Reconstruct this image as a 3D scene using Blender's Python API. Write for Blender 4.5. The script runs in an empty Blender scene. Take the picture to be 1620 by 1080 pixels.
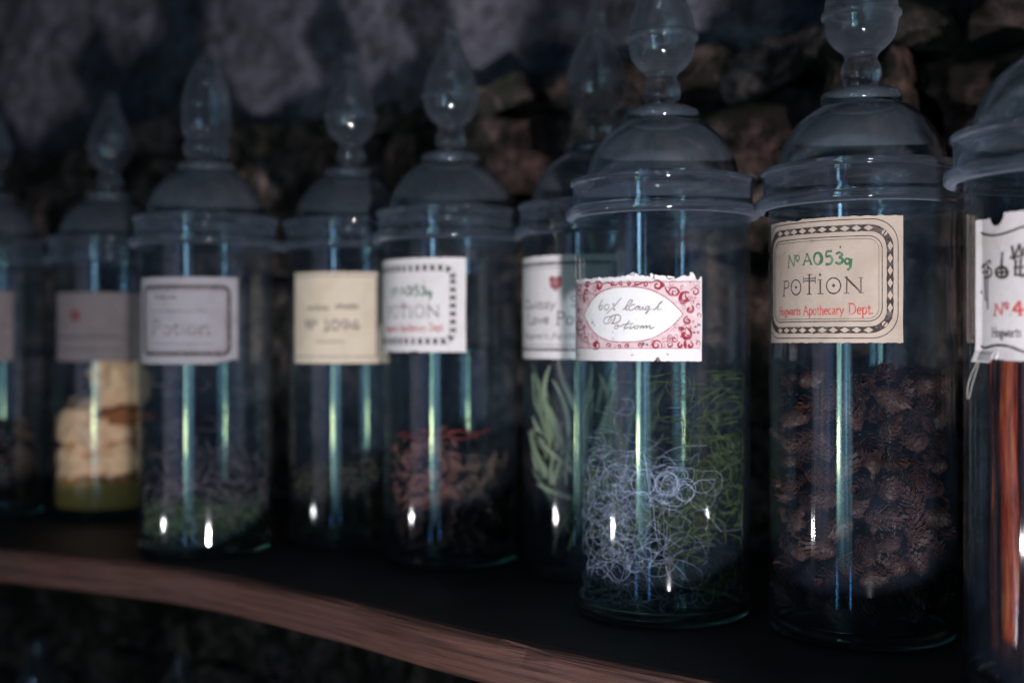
import bpy, bmesh, math, random
from mathutils import Vector, Matrix, noise, Euler

scene = bpy.context.scene
C = scene.collection
R = math.radians

# ------------------------------------------------------------------ camera
# metres; the shelf top is z = 0, the camera looks level along +Y
CAM_Z = 0.187
cam_d = bpy.data.cameras.new("camera")
cam = bpy.data.objects.new("camera", cam_d)
C.objects.link(cam)
cam.location = (0, 0, CAM_Z)
cam.rotation_euler = (R(90), 0, 0)
cam_d.lens = 40
cam_d.sensor_width = 36
cam_d.clip_start = 0.02
cam_d.clip_end = 50
cam_d.dof.use_dof = True
cam_d.dof.focus_distance = 0.680
cam_d.dof.aperture_fstop = 3.4
scene.camera = cam

# ------------------------------------------------------------------ world and lamps
w = bpy.data.worlds.new("World")
scene.world = w
w.use_nodes = True
bg = w.node_tree.nodes["Background"]
bg.inputs[0].default_value = (0.40, 0.62, 1.0, 1)
bg.inputs[1].default_value = 0.007

def aim(o, target):
    d = Vector(target) - o.location
    o.rotation_euler = d.to_track_quat('-Z', 'Y').to_euler()

def spot(loc, target, power, col, radius, angle, blend, squash=1.0):
    l = bpy.data.lights.new("spot_lamp", 'SPOT')
    l.energy = power
    l.color = col
    l.shadow_soft_size = radius
    l.spot_size = R(angle)
    l.spot_blend = blend
    o = bpy.data.objects.new("spot_lamp", l)
    C.objects.link(o)
    o.location = loc
    aim(o, target)
    o.scale = (1, squash, 1)
    return o

def panel(loc, target, sx, sz, power, col):
    l = bpy.data.lights.new("panel_lamp", 'AREA')
    l.shape = 'RECTANGLE'
    l.size = sx
    l.size_y = sz
    l.energy = power
    l.color = col
    o = bpy.data.objects.new("panel_lamp", l)
    C.objects.link(o)
    o.location = loc
    d = Vector((target[0] - loc[0], target[1] - loc[1], 0))
    o.rotation_euler = d.to_track_quat('-Z', 'Y').to_euler()
    # uneven emission: streaky, fading towards both ends
    l.use_nodes = True
    nt = l.node_tree
    em = next(n for n in nt.nodes if n.type == 'EMISSION')
    ge = nt.nodes.new('ShaderNodeNewGeometry')
    sx_ = nt.nodes.new('ShaderNodeSeparateXYZ')
    nt.links.new(ge.outputs['Parametric'], sx_.inputs[0])
    mp = nt.nodes.new('ShaderNodeMapping')
    mp.inputs['Scale'].default_value = (max(1.5, sx * 16), max(.8, sz * 3.5), 1)
    mp.inputs['Location'].default_value = (loc[0] * 7, loc[2] * 5, 0)
    nt.links.new(ge.outputs['Parametric'], mp.inputs[0])
    nz = nt.nodes.new('ShaderNodeTexNoise')
    nz.inputs['Scale'].default_value = 1.0
    nz.inputs['Detail'].default_value = 3
    nt.links.new(mp.outputs[0], nz.inputs['Vector'])
    def mth(op, a, b):
        m = nt.nodes.new('ShaderNodeMath')
        m.operation = op
        for s, v in ((m.inputs[0], a), (m.inputs[1], b)):
            if hasattr(v, 'is_linked'):
                nt.links.new(v, s)
            else:
                s.default_value = v
        return m.outputs[0]
    v = sx_.outputs[1]
    fade = mth('POWER', mth('MULTIPLY', mth('MULTIPLY', v, mth('SUBTRACT', 1.0, v)), 4.0), .8)
    u = sx_.outputs[0]
    fu = mth('POWER', mth('MULTIPLY', mth('MULTIPLY', u, mth('SUBTRACT', 1.0, u)), 4.0), .4)
    st = mth('POWER', mth('MULTIPLY', nz.outputs['Fac'], 2.0), 3.0)
    s = mth('MULTIPLY', mth('MULTIPLY', mth('MULTIPLY', fade, fu), st), 1.5)
    nt.links.new(s, em.inputs['Strength'])
    return o

# low display spot under the camera throws the jars' shadows up the wall
spot((0.12, -0.15, -0.222), (-0.04, 1.0, 0.30), 64.0, (1.0, 0.93, 0.99), 0.028, 80, 0.50, 0.46)
# low left spot: small white dots; right spot aimed to brighten the wall stones
spot((-1.5, 0.35, -0.20), (-0.1, 0.9, 0.30), 5.0, (1.0, 0.93, 0.97), 0.011, 44, 0.25)
spot((1.0, -0.15, -0.10), (0.38, 0.86, 0.42), 26.0, (1.0, 0.86, 0.84), 0.006, 31, 0.5)
# tall coloured glass window to the left behind the camera, in panes
def window_panes():
    cx, cy = -0.66, -0.40
    tx, ty = 0.0, 0.95
    d = Vector((tx - cx, ty - cy)).normalized()
    rt = Vector((-d.y, d.x)) * -1            # to the right, seen from the jars' side
    def pane(u, z, sx, sz, L, col, fwd=0.0):
        p = Vector((cx, cy)) + rt * u + d * fwd
        panel((p.x, p.y, CAM_Z + z), (p.x + d.x, p.y + d.y), sx, sz, L * sx * sz * math.pi, col)
    # u > 0 is towards the camera side
    pane(0.00, 0.42, 0.30, 0.50, 0.12, (0.30, 0.55, 1.0))
    pane(-0.10, 0.23, 0.11, 0.36, 7.0, (0.34, 0.66, 1.0), .02)
    pane(0.02, -0.13, 0.50, 0.56, 0.95, (0.36, 0.78, 1.0))
    pane(-0.13, -0.13, 0.14, 0.42, 3.4, (0.55, 0.95, 0.80), .02)
    pane(-0.14, -0.185, 0.075, 0.105, 16.0, (0.90, 1.0, 0.46), .04)
    pane(-0.48, 0.05, 0.34, 0.80, 0.42, (0.34, 0.52, 1.0))  # extra faint pane added for a broad blue sheen on the jars
    pane(0.10, 0.02, 0.06, 0.50, 1.8, (0.30, 0.60, 1.0), .02)
    pane(-0.20, -0.46, 0.035, 0.15, 3.0, (0.12, 0.42, 1.0), .02)
    pane(0.22, -0.46, 0.045, 0.15, 3.0, (0.10, 0.38, 1.0), .02)
window_panes()
# added lilac area lamp at far left, standing in for the room's reflection
panel((-1.40, 0.05, CAM_Z - 0.08), (0.0, 0.9), 0.75, 0.75, 0.30 * .5625 * math.pi, (0.76, 0.74, 1.0))

scene.view_settings.view_transform = 'Standard'
scene.view_settings.look = 'None'
scene.view_settings.exposure = 0.0
scene.view_settings.gamma = 1.0
scene.view_settings.use_curve_mapping = False
cy = scene.cycles
cy.use_denoising = True
cy.max_bounces = 24
cy.transparent_max_bounces = 64
cy.transmission_bounces = 20
cy.glossy_bounces = 8
cy.diffuse_bounces = 3
cy.caustics_reflective = False
cy.caustics_refractive = False
cy.sample_clamp_indirect = 4.0
cy.blur_glossy = 0.3

# ------------------------------------------------------------------ materials
class NT:
    def __init__(self, name):
        self.m = bpy.data.materials.new(name)
        self.m.use_nodes = True
        self.t = self.m.node_tree
        self.t.nodes.clear()
        self.out = self.t.nodes.new('ShaderNodeOutputMaterial')
    def n(self, typ, **kw):
        nd = self.t.nodes.new(typ)
        for k, v in kw.items():
            if k.startswith('i_'):
                nd.inputs[k[2:].replace('_', ' ')].default_value = v
            else:
                setattr(nd, k, v)
        return nd
    def l(self, a, b):
        self.t.links.new(a, b)
    def coord(self, kind='Object'):
        return self.n('ShaderNodeTexCoord').outputs[kind]
    def noise(self, scale, detail=6, rough=.6, vec=None, dist=0):
        nd = self.n('ShaderNodeTexNoise')
        nd.inputs['Scale'].default_value = scale
        nd.inputs['Detail'].default_value = detail
        nd.inputs['Roughness'].default_value = rough
        nd.inputs['Distortion'].default_value = dist
        if vec is not None:
            self.l(vec, nd.inputs['Vector'])
        return nd.outputs['Fac']
    def ramp(self, fac, stops):
        nd = self.n('ShaderNodeValToRGB')
        e = nd.color_ramp.elements
        while len(e) < len(stops):
            e.new(0.5)
        for el, (p, c) in zip(e, stops):
            el.position = p
            el.color = (c[0], c[1], c[2], 1) if not isinstance(c, (int, float)) else (c, c, c, 1)
        self.l(fac, nd.inputs[0])
        return nd.outputs[0]
    def mixc(self, fac, a, b, mode='MIX'):
        nd = self.n('ShaderNodeMix', data_type='RGBA', blend_type=mode)
        for s, v in ((nd.inputs[0], fac), (nd.inputs[6], a), (nd.inputs[7], b)):
            if hasattr(v, 'is_linked'):
                self.l(v, s)
            elif isinstance(v, (int, float)):
                s.default_value = v
            else:
                s.default_value = (v[0], v[1], v[2], 1)
        return nd.outputs[2]
    def math(self, op, a, b=None):
        nd = self.n('ShaderNodeMath', operation=op)
        for s, v in ((nd.inputs[0], a), (nd.inputs[1], b)):
            if v is None:
                continue
            if hasattr(v, 'is_linked'):
                self.l(v, s)
            else:
                s.default_value = v
        return nd.outputs[0]
    def bump(self, h, strength=.4, dist=.001):
        nd = self.n('ShaderNodeBump')
        nd.inputs['Strength'].default_value = strength
        nd.inputs['Distance'].default_value = dist
        self.l(h, nd.inputs['Height'])
        return nd.outputs[0]
    def mixs(self, fac, a, b):
        nd = self.n('ShaderNodeMixShader')
        if hasattr(fac, 'is_linked'):
            self.l(fac, nd.inputs[0])
        else:
            nd.inputs[0].default_value = fac
        self.l(a, nd.inputs[1])
        self.l(b, nd.inputs[2])
        return nd.outputs[0]
    def principled(self, col, rough=.7, normal=None, spec=.4):
        p = self.n('ShaderNodeBsdfPrincipled')
        if hasattr(col, 'is_linked'):
            self.l(col, p.inputs['Base Color'])
        else:
            p.inputs['Base Color'].default_value = (col[0], col[1], col[2], 1)
        if hasattr(rough, 'is_linked'):
            self.l(rough, p.inputs['Roughness'])
        else:
            p.inputs['Roughness'].default_value = rough
        p.inputs['Specular IOR Level'].default_value = spec
        if normal is not None:
            self.l(normal, p.inputs['Normal'])
        return p.outputs[0]
    def end(self, s):
        self.l(s, self.out.inputs['Surface'])
        return self.m

def simple(name, col, rough=.7, var=.35, scale=60, bump=.3, bdist=.001, spec=.3):
    t = NT(name)
    co = t.coord()
    nz = t.noise(scale, 5, .6, co)
    c = t.mixc(nz, [v * (1 - var) for v in col], [min(1, v * (1 + var)) for v in col])
    return t.end(t.principled(c, rough, t.bump(nz, bump, bdist), spec))

def mat_thin_glass():
    t = NT('jar_glass')
    co = t.coord()
    lw = t.n('ShaderNodeLayerWeight')
    lw.inputs['Blend'].default_value = .5
    f5 = t.math('POWER', lw.outputs['Facing'], 5.0)
    fac = t.math('ADD', t.math('MULTIPLY', f5, .80), .045)
    tr = t.n('ShaderNodeBsdfTransparent')
    tr.inputs[0].default_value = (.90, .935, .945, 1)
    gl = t.n('ShaderNodeBsdfGlossy')
    gl.inputs[0].default_value = (1, 1, 1, 1)
    gl.inputs[1].default_value = .042
    mp = t.n('ShaderNodeMapping')
    mp.inputs['Scale'].default_value = (1, 1, .12)
    t.l(co, mp.inputs[0])
    wav = t.noise(28, 3, .5, mp.outputs[0])
    t.l(t.bump(wav, .12, .0012), gl.inputs['Normal'])
    s = t.mixs(fac, tr.outputs[0], gl.outputs[0])
    df = t.n('ShaderNodeBsdfDiffuse')
    df.inputs[0].default_value = (.34, .48, .74, 1)  # dusty film, its colour blued to stand for hazy light on the glass
    dust_haze = t.ramp(t.noise(45, 8, .65, co), [(.35, .003), (.75, .0115)])
    spk = t.ramp(t.noise(330, 3, .6, co), [(.68, 0), (.74, .05)])
    return t.end(t.mixs(t.math('ADD', dust_haze, spk), s, df.outputs[0]))

def mat_solid_glass(name, haze, col=(.93, .965, .98), rough=.02, hazecol=(.34, .40, .47), edge=0.0, thin=0.0):
    t = NT(name)
    co = t.coord()
    g = t.n('ShaderNodeBsdfGlass')
    g.inputs['Color'].default_value = (*col, 1)
    g.inputs['Roughness'].default_value = rough
    g.inputs['IOR'].default_value = 1.46
    nz = t.noise(70, 6, .65, co)
    t.l(t.bump(nz, .03, .001), g.inputs['Normal'])
    df = t.n('ShaderNodeBsdfDiffuse')
    df.inputs[0].default_value = (*hazecol, 1)
    tl = t.n('ShaderNodeBsdfTranslucent')
    tl.inputs[0].default_value = (*hazecol, 1)
    d2 = t.mixs(.45, df.outputs[0], tl.outputs[0])
    f = t.ramp(t.noise(30, 8, .7, co), [(.3, haze * .65), (.72, min(1, haze * 1.35))])
    # extra haze where seen edge on, painting the bright edges of clear glass
    lw = t.n('ShaderNodeLayerWeight')
    lw.inputs['Blend'].default_value = .5
    f = t.math('ADD', f, t.math('MULTIPLY', t.math('POWER', lw.outputs['Facing'], 3.0), edge))
    spk = t.ramp(t.noise(260, 3, .65, co), [(.66, 0), (.74, .12)])
    f = t.math('ADD', f, spk)
    sh = g.outputs[0]
    if thin:
        # blown thin wall: part of the light goes straight through
        tr = t.n('ShaderNodeBsdfTransparent')
        tr.inputs[0].default_value = (*col, 1)
        gl = t.n('ShaderNodeBsdfGlossy')
        gl.inputs[1].default_value = rough
        fr = t.math('ADD', t.math('MULTIPLY', t.math('POWER', lw.outputs['Facing'], 5.0), .8), .05)
        sh = t.mixs(thin, sh, t.mixs(fr, tr.outputs[0], gl.outputs[0]))
    return t.end(t.mixs(f, sh, d2))

M = {}
M['glass'] = mat_thin_glass()
M['finial'] = mat_solid_glass('finial_glass', .026, (.95, .98, 1.0), .035, (.56, .68, .82), .30, .35)  # hazy glass, tinted paler and bluer to stand for cool light on lids
M['dome'] = mat_solid_glass('dome_glass', .130, (.92, .95, .97), .04, (.44, .55, .66), .26)
M['rim'] = mat_solid_glass('rim_glass', .045, (.92, .955, .98), .04, (.52, .63, .80), .46)
M['base'] = mat_solid_glass('base_glass', .02, (.80, .90, .88), .03)

def mat_paper(name, base, stain, stain_amt, speck=.2):
    t = NT(name)
    co = t.coord()
    big = t.noise(26, 6, .6, co, .6)
    fine = t.noise(420, 4, .6, co)
    sp = t.noise(150, 3, .7, co)
    c = t.mixc(t.ramp(big, [(.42, 0), (.72, stain_amt)]), base, stain)
    c = t.mixc(t.ramp(sp, [(.66, 0), (.74, speck)]), c, (.10, .09, .08))
    c = t.mixc(t.ramp(fine, [(.3, .12), (.7, 0)]), c, [v * .6 for v in base])
    return t.end(t.principled(c, .75, t.bump(t.math('ADD', big, t.math('MULTIPLY', fine, .25)), .5, .0015), .25))
M['paper_white'] = mat_paper('white_paper', (.69, .67, .66), (.46, .48, .44), .45, .35)
M['paper_lens'] = mat_paper('oval_white_paper', (.71, .72, .71), (.56, .56, .54), .3, .5)
M['paper_aged'] = mat_paper('aged_white_paper', (.50, .485, .48), (.33, .30, .27), .6, .35)
M['paper_beige'] = mat_paper('beige_paper', (.40, .34, .28), (.24, .19, .14), .6, .25)
M['paper_cream'] = mat_paper('cream_paper', (.66, .58, .44), (.42, .34, .22), .5, .2)
M['paper_grey'] = mat_paper('grey_paper', (.31, .305, .33), (.20, .18, .19), .6, .3)
M['paper_dim'] = mat_paper('dull_grey_paper', (.16, .14, .145), (.10, .09, .09), .6, .2)

def mat_ink(name, col, fade=.55, under=(.75, .72, .70)):
    t = NT(name)
    co = t.coord()
    nz = t.noise(210, 5, .7, co)
    c = t.mixc(t.ramp(nz, [(.48, 0), (.75, fade)]), col, under)
    return t.end(t.principled(c, .7, None, .2))
M['ink_brown'] = mat_ink('brown_ink', (.075, .045, .045), .35)
M['ink_black'] = mat_ink('faded_black_ink', (.035, .026, .026), .30, (.5, .45, .4))
M['ink_green'] = mat_ink('green_ink', (.035, .12, .055), .45, (.5, .45, .4))
M['ink_red'] = mat_ink('red_ink', (.42, .055, .05), .45, (.6, .5, .45))
M['ink_scroll'] = mat_ink('crimson_ink', (.24, .012, .030), .40, (.75, .60, .60))
M['ink_grey'] = mat_ink('grey_ink', (.12, .10, .10), .5)
M['ink_pale'] = mat_ink('worn_grey_ink', (.22, .19, .19), .6)
M['wash'] = mat_ink('pink_wash', (.60, .44, .46), .95, (.68, .63, .63))

def mat_wood():
    t = NT('shelf_wood')
    co = t.coord('Object')
    mp = t.n('ShaderNodeMapping')
    rt = t.n('ShaderNodeMapping')
    rt.inputs['Rotation'].default_value = (0, 0, R(38))
    t.l(co, rt.inputs[0])
    mp.inputs['Scale'].default_value = (7, 60, 300)
    t.l(rt.outputs[0], mp.inputs[0])
    g = t.noise(1.0, 7, .65, mp.outputs[0], .4)
    b = t.noise(14, 6, .6, co)
    c = t.ramp(g, [(.32, (.014, .007, .006)), (.50, (.066, .030, .022)), (.75, (.125, .062, .048))])
    c = t.mixc(t.ramp(b, [(.4, 0), (.7, .55)]), c, (.070, .040, .038))
    return t.end(t.principled(c, .6, t.bump(g, 1.0, .003), .4))
def mat_paint():
    t = NT('black_shelf_paint')
    co = t.coord()
    nz = t.noise(22, 7, .65, co)
    sp = t.noise(260, 4, .7, co)
    c = t.ramp(nz, [(.35, (.016, .019, .024)), (.7, (.040, .043, .052))])
    c = t.mixc(t.ramp(sp, [(.64, 0), (.74, .5)]), c, (.12, .11, .11))
    return t.end(t.principled(c, .6, t.bump(t.math('ADD', nz, sp), .35, .0008), .25))
M['wood'] = mat_wood()
M['paint'] = mat_paint()

def mat_stone():
    t = NT('rough_stone')
    co = t.coord()
    oi = t.n('ShaderNodeObjectInfo')
    vm = t.n('ShaderNodeVectorMath', operation='ADD')
    t.l(co, vm.inputs[0])
    t.l(oi.outputs['Location'], vm.inputs[1])
    v = vm.outputs[0]
    big = t.noise(16, 6, .6, v)
    mid = t.noise(60, 8, .7, v)
    fine = t.noise(260, 6, .75, v)
    c = t.ramp(oi.outputs['Random'], [(0, (.30, .23, .21)), (.4, (.48, .31, .27)), (.7, (.68, .44, .39)), (1, (.34, .31, .32))])
    c = t.mixc(t.ramp(mid, [(.42, .9), (.60, 0)]), c, (.030, .028, .024))
    c = t.mixc(t.ramp(big, [(.45, 0), (.58, .93)]), c, (.026, .031, .016))
    h = t.math('ADD', t.math('MULTIPLY', mid, 1.0), t.math('MULTIPLY', fine, .45))
    return t.end(t.principled(c, t.ramp(fine, [(.3, .22), (.7, .7)]), t.bump(h, 1.0, .014), .8))
def mat_plaster():
    t = NT('grey_plaster')
    co = t.coord()
    big = t.noise(7, 7, .62, co)
    mid = t.noise(38, 8, .68, co)
    fine = t.noise(200, 5, .7, co)
    c = t.ramp(big, [(.3, (.115, .115, .145)), (.55, (.205, .205, .255)), (.75, (.33, .325, .39))])
    c = t.mixc(t.ramp(mid, [(.38, .9), (.60, 0)]), c, (.045, .044, .050))
    c = t.mixc(t.ramp(fine, [(.60, 0), (.74, .6)]), c, (.40, .38, .43))
    h = t.math('ADD', mid, t.math('MULTIPLY', fine, .4))
    return t.end(t.principled(c, .65, t.bump(h, 1.0, .012), .3))
M['stone'] = mat_stone()
M['plaster'] = mat_plaster()
M['mortar'] = simple('dark_mortar', (.03, .028, .026), .9, .5, 50, .6, .004)
M['cone'] = simple('cone_scale_brown', (.033, .0115, .006), .6, .6, 220, .4, .0006)
M['cone_core'] = simple('cone_core_brown', (.02, .010, .006), .8, .4, 200)
M['leaf'] = simple('grey_green_leaf', (.25, .29, .18), .6, .45, 90, .4, .001)
M['petal'] = simple('pinkish_brown_petal', (.13, .052, .038), .65, .6, 70, .5, .001)
M['petal_dark'] = simple('dark_brown_petal', (.075, .045, .028), .7, .6, 70, .5, .001)
M['redstem'] = simple('red_twig', (.22, .022, .016), .5, .3, 90)
M['fibre_white'] = simple('white_fibre', (.60, .64, .86), .5, .2, 200, 0)
M['fibre_green'] = simple('green_fibre', (.085, .115, .034), .6, .45, 90, 0)
M['fibre_mauve'] = simple('mauve_fluff', (.26, .19, .21), .8, .3, 60, 0)
M['moss_green'] = simple('green_moss', (.08, .125, .045), .8, .5, 60, 0)
M['moss_dark'] = simple('dark_moss', (.085, .072, .032), .8, .5, 60, 0)
M['bark'] = simple('dark_bark', (.05, .032, .022), .8, .5, 80, .5, .001)
M['lump'] = simple('peach_sponge', (.90, .50, .28), .8, .28, 90, .8, .002)
M['grain'] = simple('yellow_grain', (.85, .42, .12), .85, .35, 160, .8, .001)
M['rust'] = simple('rusty_seam', (.30, .095, .025), .85, .35, 120, .6, .001)
M['thread'] = simple('grey_thread', (.30, .31, .28), .7, .2, 200, 0)
def mat_red():
    t = NT('red_orange_resin')
    co = t.coord()
    mp = t.n('ShaderNodeMapping')
    mp.inputs['Scale'].default_value = (1, 1, .022)
    t.l(co, mp.inputs[0])
    nz = t.noise(300, 5, .6, mp.outputs[0])
    oi = t.n('ShaderNodeObjectInfo')
    dk = t.ramp(oi.outputs['Random'], [(0, .6), (.5, .85), (.8, 1.0)])
    c = t.ramp(nz, [(.34, (.12, .009, .005)), (.50, (.46, .060, .016)), (.70, (.78, .20, .04))])
    c = t.mixc(1.0, c, dk, 'MULTIPLY')
    p = t.principled(c, .3, t.bump(nz, .5, .001), .5)
    tl = t.n('ShaderNodeBsdfTranslucent')
    t.l(c, tl.inputs[0])
    return t.end(t.mixs(.35, p, tl.outputs[0]))
M['red'] = mat_red()

# ------------------------------------------------------------------ mesh helpers
def mesh(name, verts, faces, smooth=False):
    me = bpy.data.meshes.new(name)
    me.from_pydata(verts, [], faces)
    me.update()
    if smooth:
        me.polygons.foreach_set('use_smooth', [True] * len(me.polygons))
    return me

def obj(name, me, mat, parent=None, kind=None):
    o = bpy.data.objects.new(name, me)
    C.objects.link(o)
    if mat is not None and len(me.materials) == 0:
        me.materials.append(mat)
    if parent is not None:
        o.parent = parent
    if kind:
        o['kind'] = kind
    return o

def tag(o, label, cat, group=None, kind=None):
    o['label'] = label
    o['category'] = cat
    if group:
        o['group'] = group
    if kind:
        o['kind'] = kind
    return o

def empty(name, loc, rz=0):
    o = bpy.data.objects.new(name, None)
    C.objects.link(o)
    o.location = loc
    o.rotation_euler = (0, 0, rz)
    o.empty_display_size = .02
    return o

def lathe(profile, n=64, closed=False):
    """profile: (r, z) list; closed = the profile is a loop"""
    vs, fs = [], []
    idx = []
    for r, z in profile:
        if r < 1e-6:
            idx.append([len(vs)] * n)
            vs.append((0, 0, z))
        else:
            idx.append(list(range(len(vs), len(vs) + n)))
            for i in range(n):
                a = 2 * math.pi * i / n
                vs.append((r * math.cos(a), r * math.sin(a), z))
    m = len(profile)
    for k in range(m if closed else m - 1):
        A, B = idx[k], idx[(k + 1) % m]
        for i in range(n):
            j = (i + 1) % n
            q = [A[i], A[j], B[j], B[i]]
            q2 = []
            for x in q:
                if x not in q2:
                    q2.append(x)
            if len(q2) > 2:
                fs.append(q2)
    return vs, fs

def smooth_profile(pts, sub=4):
    out = []
    n = len(pts)
    for i in range(n - 1):
        p0 = pts[max(0, i - 1)]; p1 = pts[i]; p2 = pts[i + 1]; p3 = pts[min(n - 1, i + 2)]
        for k in range(sub):
            t = k / sub
            out.append(tuple(.5 * (2 * b + (c - a) * t + (2 * a - 5 * b + 4 * c - d) * t * t + (3 * b - a - 3 * c + d) * t ** 3)
                             for a, b, c, d in zip(p0, p1, p2, p3)))
    out.append(tuple(pts[-1]))
    return out

def tube(verts, faces, pts, rad, sides=4, taper=1.0):
    base = len(verts)
    n = len(pts)
    up = Vector((.31, .22, .93))
    for i, p in enumerate(pts):
        p = Vector(p)
        d = (Vector(pts[min(n - 1, i + 1)]) - Vector(pts[max(0, i - 1)]))
        if d.length < 1e-9:
            d = Vector((0, 0, 1))
        d.normalize()
        s = d.cross(up)
        if s.length < 1e-4:
            s = d.cross(Vector((1, 0, 0)))
        s.normalize()
        t = s.cross(d)
        rr = rad * (1 - (1 - taper) * i / max(1, n - 1))
        for k in range(sides):
            a = 2 * math.pi * k / sides
            verts.append(tuple(p + s * (rr * math.cos(a)) + t * (rr * math.sin(a))))
    for i in range(n - 1):
        for k in range(sides):
            k2 = (k + 1) % sides
            faces.append((base + i * sides + k, base + i * sides + k2, base + (i + 1) * sides + k2, base + (i + 1) * sides + k))

# ------------------------------------------------------------------ label printing: everything in millimetres on the paper (u along, v up)
class Print:
    def __init__(self, r_mm, a0, off):
        self.r = r_mm
        self.a0 = R(a0)
        self.off = off
        self.v = []
        self.f = []
    def P(self, u, v, extra=0):
        a = self.a0 + u / self.r
        q = (self.r + self.off + extra) / 1000
        return (q * math.cos(a), q * math.sin(a), v / 1000)
    def ribbon(self, pts, width, smooth=False, taper=False, closed=False):
        if smooth:
            pts = smooth_profile(pts, 4)
        # subdivide long runs so they follow the curved paper
        q = [pts[0]]
        for a, b in zip(pts, pts[1:]):
            L = math.hypot(b[0] - a[0], b[1] - a[1])
            k = max(1, int(L / 2.0))
            for i in range(1, k + 1):
                q.append((a[0] + (b[0] - a[0]) * i / k, a[1] + (b[1] - a[1]) * i / k))
        n = len(q)
        base = len(self.v)
        for i in range(n):
            if closed:
                a, b = q[(i - 1) % (n - 1)], q[(i + 1) % (n - 1)]
            else:
                a, b = q[max(0, i - 1)], q[min(n - 1, i + 1)]
            dx, dy = b[0] - a[0], b[1] - a[1]
            L = math.hypot(dx, dy) or 1
            nx, ny = -dy / L, dx / L
            wd = width * .5
            if taper:
                wd *= (.35 + .75 * math.sin(math.pi * min(1, max(0, i / max(1, n - 1)))))
            wd *= 1 + .16 * noise.noise((q[i][0] * .7, q[i][1] * .7, 1.7))
            self.v.append(self.P(q[i][0] + nx * wd, q[i][1] + ny * wd))
            self.v.append(self.P(q[i][0] - nx * wd, q[i][1] - ny * wd))
        for i in range(n - 1):
            k = base + i * 2
            self.f.append((k, k + 1, k + 3, k + 2))
        return self
    def poly(self, pts):
        base = len(self.v)
        cx = sum(p[0] for p in pts) / len(pts)
        cyy = sum(p[1] for p in pts) / len(pts)
        self.v.append(self.P(cx, cyy))
        for p in pts:
            self.v.append(self.P(*p))
        n = len(pts)
        for i in range(n):
            self.f.append((base, base + 1 + i, base + 1 + (i + 1) % n))
        return self
    def strokes(self, lst, du=0, dv=0, taper=False, wmul=1.0):
        for wd, s, pts in lst:
            self.ribbon([(a + du, b + dv) for a, b in pts], wd * wmul, bool(s), taper)
        return self
    def build(self, name, mat, parent):
        return obj(name, mesh(name, self.v, self.f), mat, parent)

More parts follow.
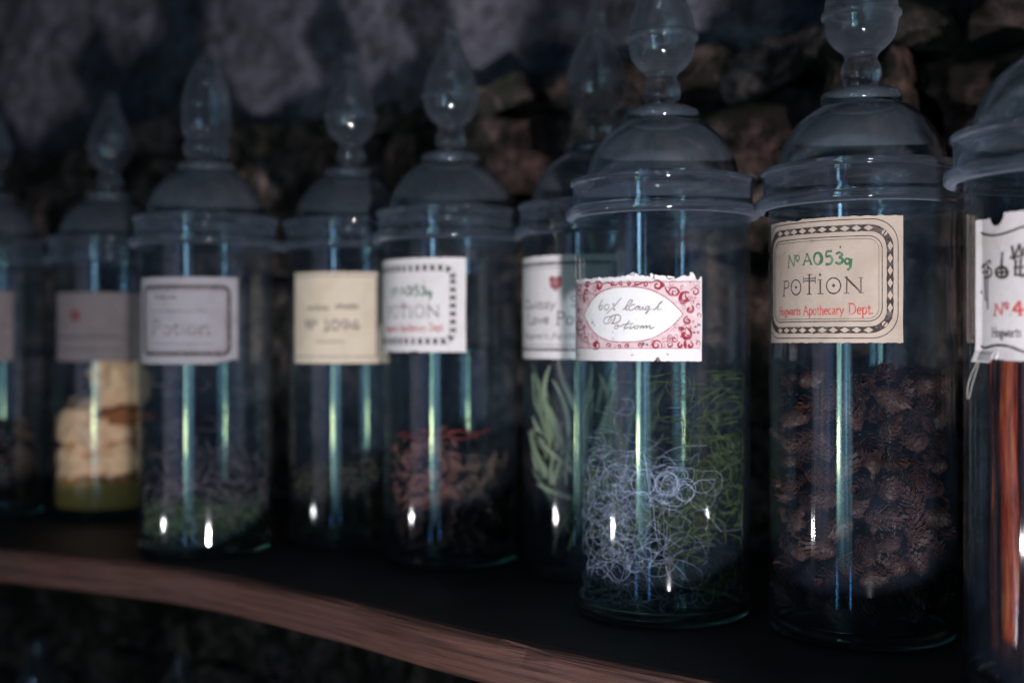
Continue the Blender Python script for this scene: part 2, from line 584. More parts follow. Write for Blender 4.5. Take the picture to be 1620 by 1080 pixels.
# small stroke alphabet, x-height .6, capital height 1
def _e(cx, cy_, rx, ry, a0=0, a1=360, n=14):
    return [(cx + rx * math.cos(R(a0 + (a1 - a0) * i / n)), cy_ + ry * math.sin(R(a0 + (a1 - a0) * i / n))) for i in range(n + 1)]
GL = {
 'H': (.75, [[(.12, 0), (.12, 1)], [(.62, 0), (.62, 1)], [(.12, .5), (.62, .5)], [(.02, 0), (.22, 0)], [(.52, 0), (.72, 0)], [(.02, 1), (.22, 1)], [(.52, 1), (.72, 1)]]),
 'A': (.75, [[(.06, 0), (.36, 1)], [(.36, 1), (.68, 0)], [(.17, .36), (.56, .36)], [(-.02, 0), (.16, 0)], [(.58, 0), (.78, 0)]]),
 'D': (.8, [[(.12, 0), (.12, 1)], [(.04, 1), (.3, 1)] + _e(.3, .5, .38, .5, 90, -90) + [(.04, 0)]]),
 'L': (.6, [[(.15, 1), (.15, 0), (.55, 0), (.55, .15)], [(.05, 1), (.25, 1)]]),
 'P': (.62, [[(.12, 0), (.12, 1)], [(.12, 1), (.3, 1)] + _e(.3, .75, .25, .25, 90, -90) + [(.12, .5)], [(.02, 0), (.24, 0)]]),
 'Q': (.8, [_e(.4, .5, .34, .5), [(.45, .15), (.75, -.15)]]),
 'S': (.55, [[(.48, .85), (.3, 1), (.1, .85), (.15, .62), (.4, .42), (.48, .2), (.28, 0), (.06, .15)]]),
 'N': (.8, [[(.1, 0), (.1, 1)], [(.1, 1), (.65, 0)], [(.65, 0), (.65, 1)], [(0, 1), (.2, 1)], [(.55, 1), (.75, 1)]]),
 'o': (.5, [_e(.24, .3, .19, .3)]),
 'g': (.5, [_e(.24, .36, .17, .22), [(.36, .5), (.48, .58)], [(.2, .14), (.12, .02), (.4, -.04), (.42, -.24), (.2, -.32), (.06, -.2), (.14, -.06)]]),
 'w': (.72, [[(.02, .6), (.2, 0), (.36, .55), (.52, 0), (.68, .6)], [(-.02, .6), (.12, .6)], [(.6, .6), (.76, .6)]]),
 'a': (.48, [[(.08, .5), (.22, .6), (.36, .48), (.36, .08), (.46, 0)], [(.36, .34), (.12, .26), (.08, .08), (.2, 0), (.36, .12)]]),
 'r': (.4, [[(.1, 0), (.1, .6)], [(.1, .42), (.22, .58), (.36, .56)], [(.02, 0), (.2, 0)], [(.02, .6), (.1, .6)]]),
 't': (.36, [[(.16, .82), (.16, .1), (.24, 0), (.34, .06)], [(.02, .58), (.32, .58)]]),
 's': (.4, [[(.34, .5), (.2, .6), (.08, .48), (.16, .34), (.3, .24), (.32, .08), (.18, 0), (.05, .1)]]),
 'p': (.52, [[(.1, -.3), (.1, .6)], _e(.27, .3, .18, .3), [(.02, -.3), (.2, -.3)], [(.02, .58), (.1, .6)]]),
 'h': (.52, [[(.1, 0), (.1, 1)], [(.1, .42), (.26, .6), (.4, .5), (.4, 0)], [(.02, 0), (.18, 0)], [(.32, 0), (.5, 0)]]),
 'e': (.46, [[(.08, .34), (.38, .36), (.34, .56), (.2, .6), (.07, .42), (.07, .18), (.2, 0), (.38, .1)]]),
 'c': (.44, [[(.36, .48), (.24, .6), (.08, .46), (.07, .16), (.2, 0), (.37, .1)]]),
 'y': (.5, [[(.04, .6), (.24, .05)], [(.44, .6), (.16, -.22), (.02, -.26)], [(-.02, .6), (.12, .6)]]),
 'v': (.5, [[(.04, .6), (.24, 0), (.44, .6)]]),
 'i': (.24, [[(.1, 0), (.1, .6)], [(.08, .82), (.13, .82)]]),
 'n': (.54, [[(.1, 0), (.1, .6)], [(.1, .42), (.26, .6), (.4, .5), (.4, 0)], [(.02, 0), (.18, 0)], [(.32, 0), (.5, 0)]]),
 'u': (.54, [[(.08, .6), (.1, .12), (.22, 0), (.38, .14)], [(.4, .6), (.4, 0)]]),
 '.': (.22, [[(.03, .06), (.17, .06)]]),
 '1': (.4, [[(.08, .8), (.2, 1), (.2, 0)], [(.06, 0), (.34, 0)]]),
 '0': (.55, [_e(.26, .5, .2, .5)]),
 '9': (.55, [_e(.26, .7, .19, .3), [(.45, .7), (.4, .3), (.2, 0)]]),
 '4': (.55, [[(.36, 0), (.36, 1), (.04, .3), (.5, .3)]]),
 ' ': (.3, []),
}
def word(pr, text, u0, u1, v, h, width):
    tot = sum(GL[c][0] for c in text)
    k = (u1 - u0) / tot
    x = u0
    for c in text:
        wd, st = GL[c]
        for s in st:
            pr.ribbon([(x + p[0] * k, v + p[1] * h) for p in s], width, len(s) > 3)
        x += wd * k

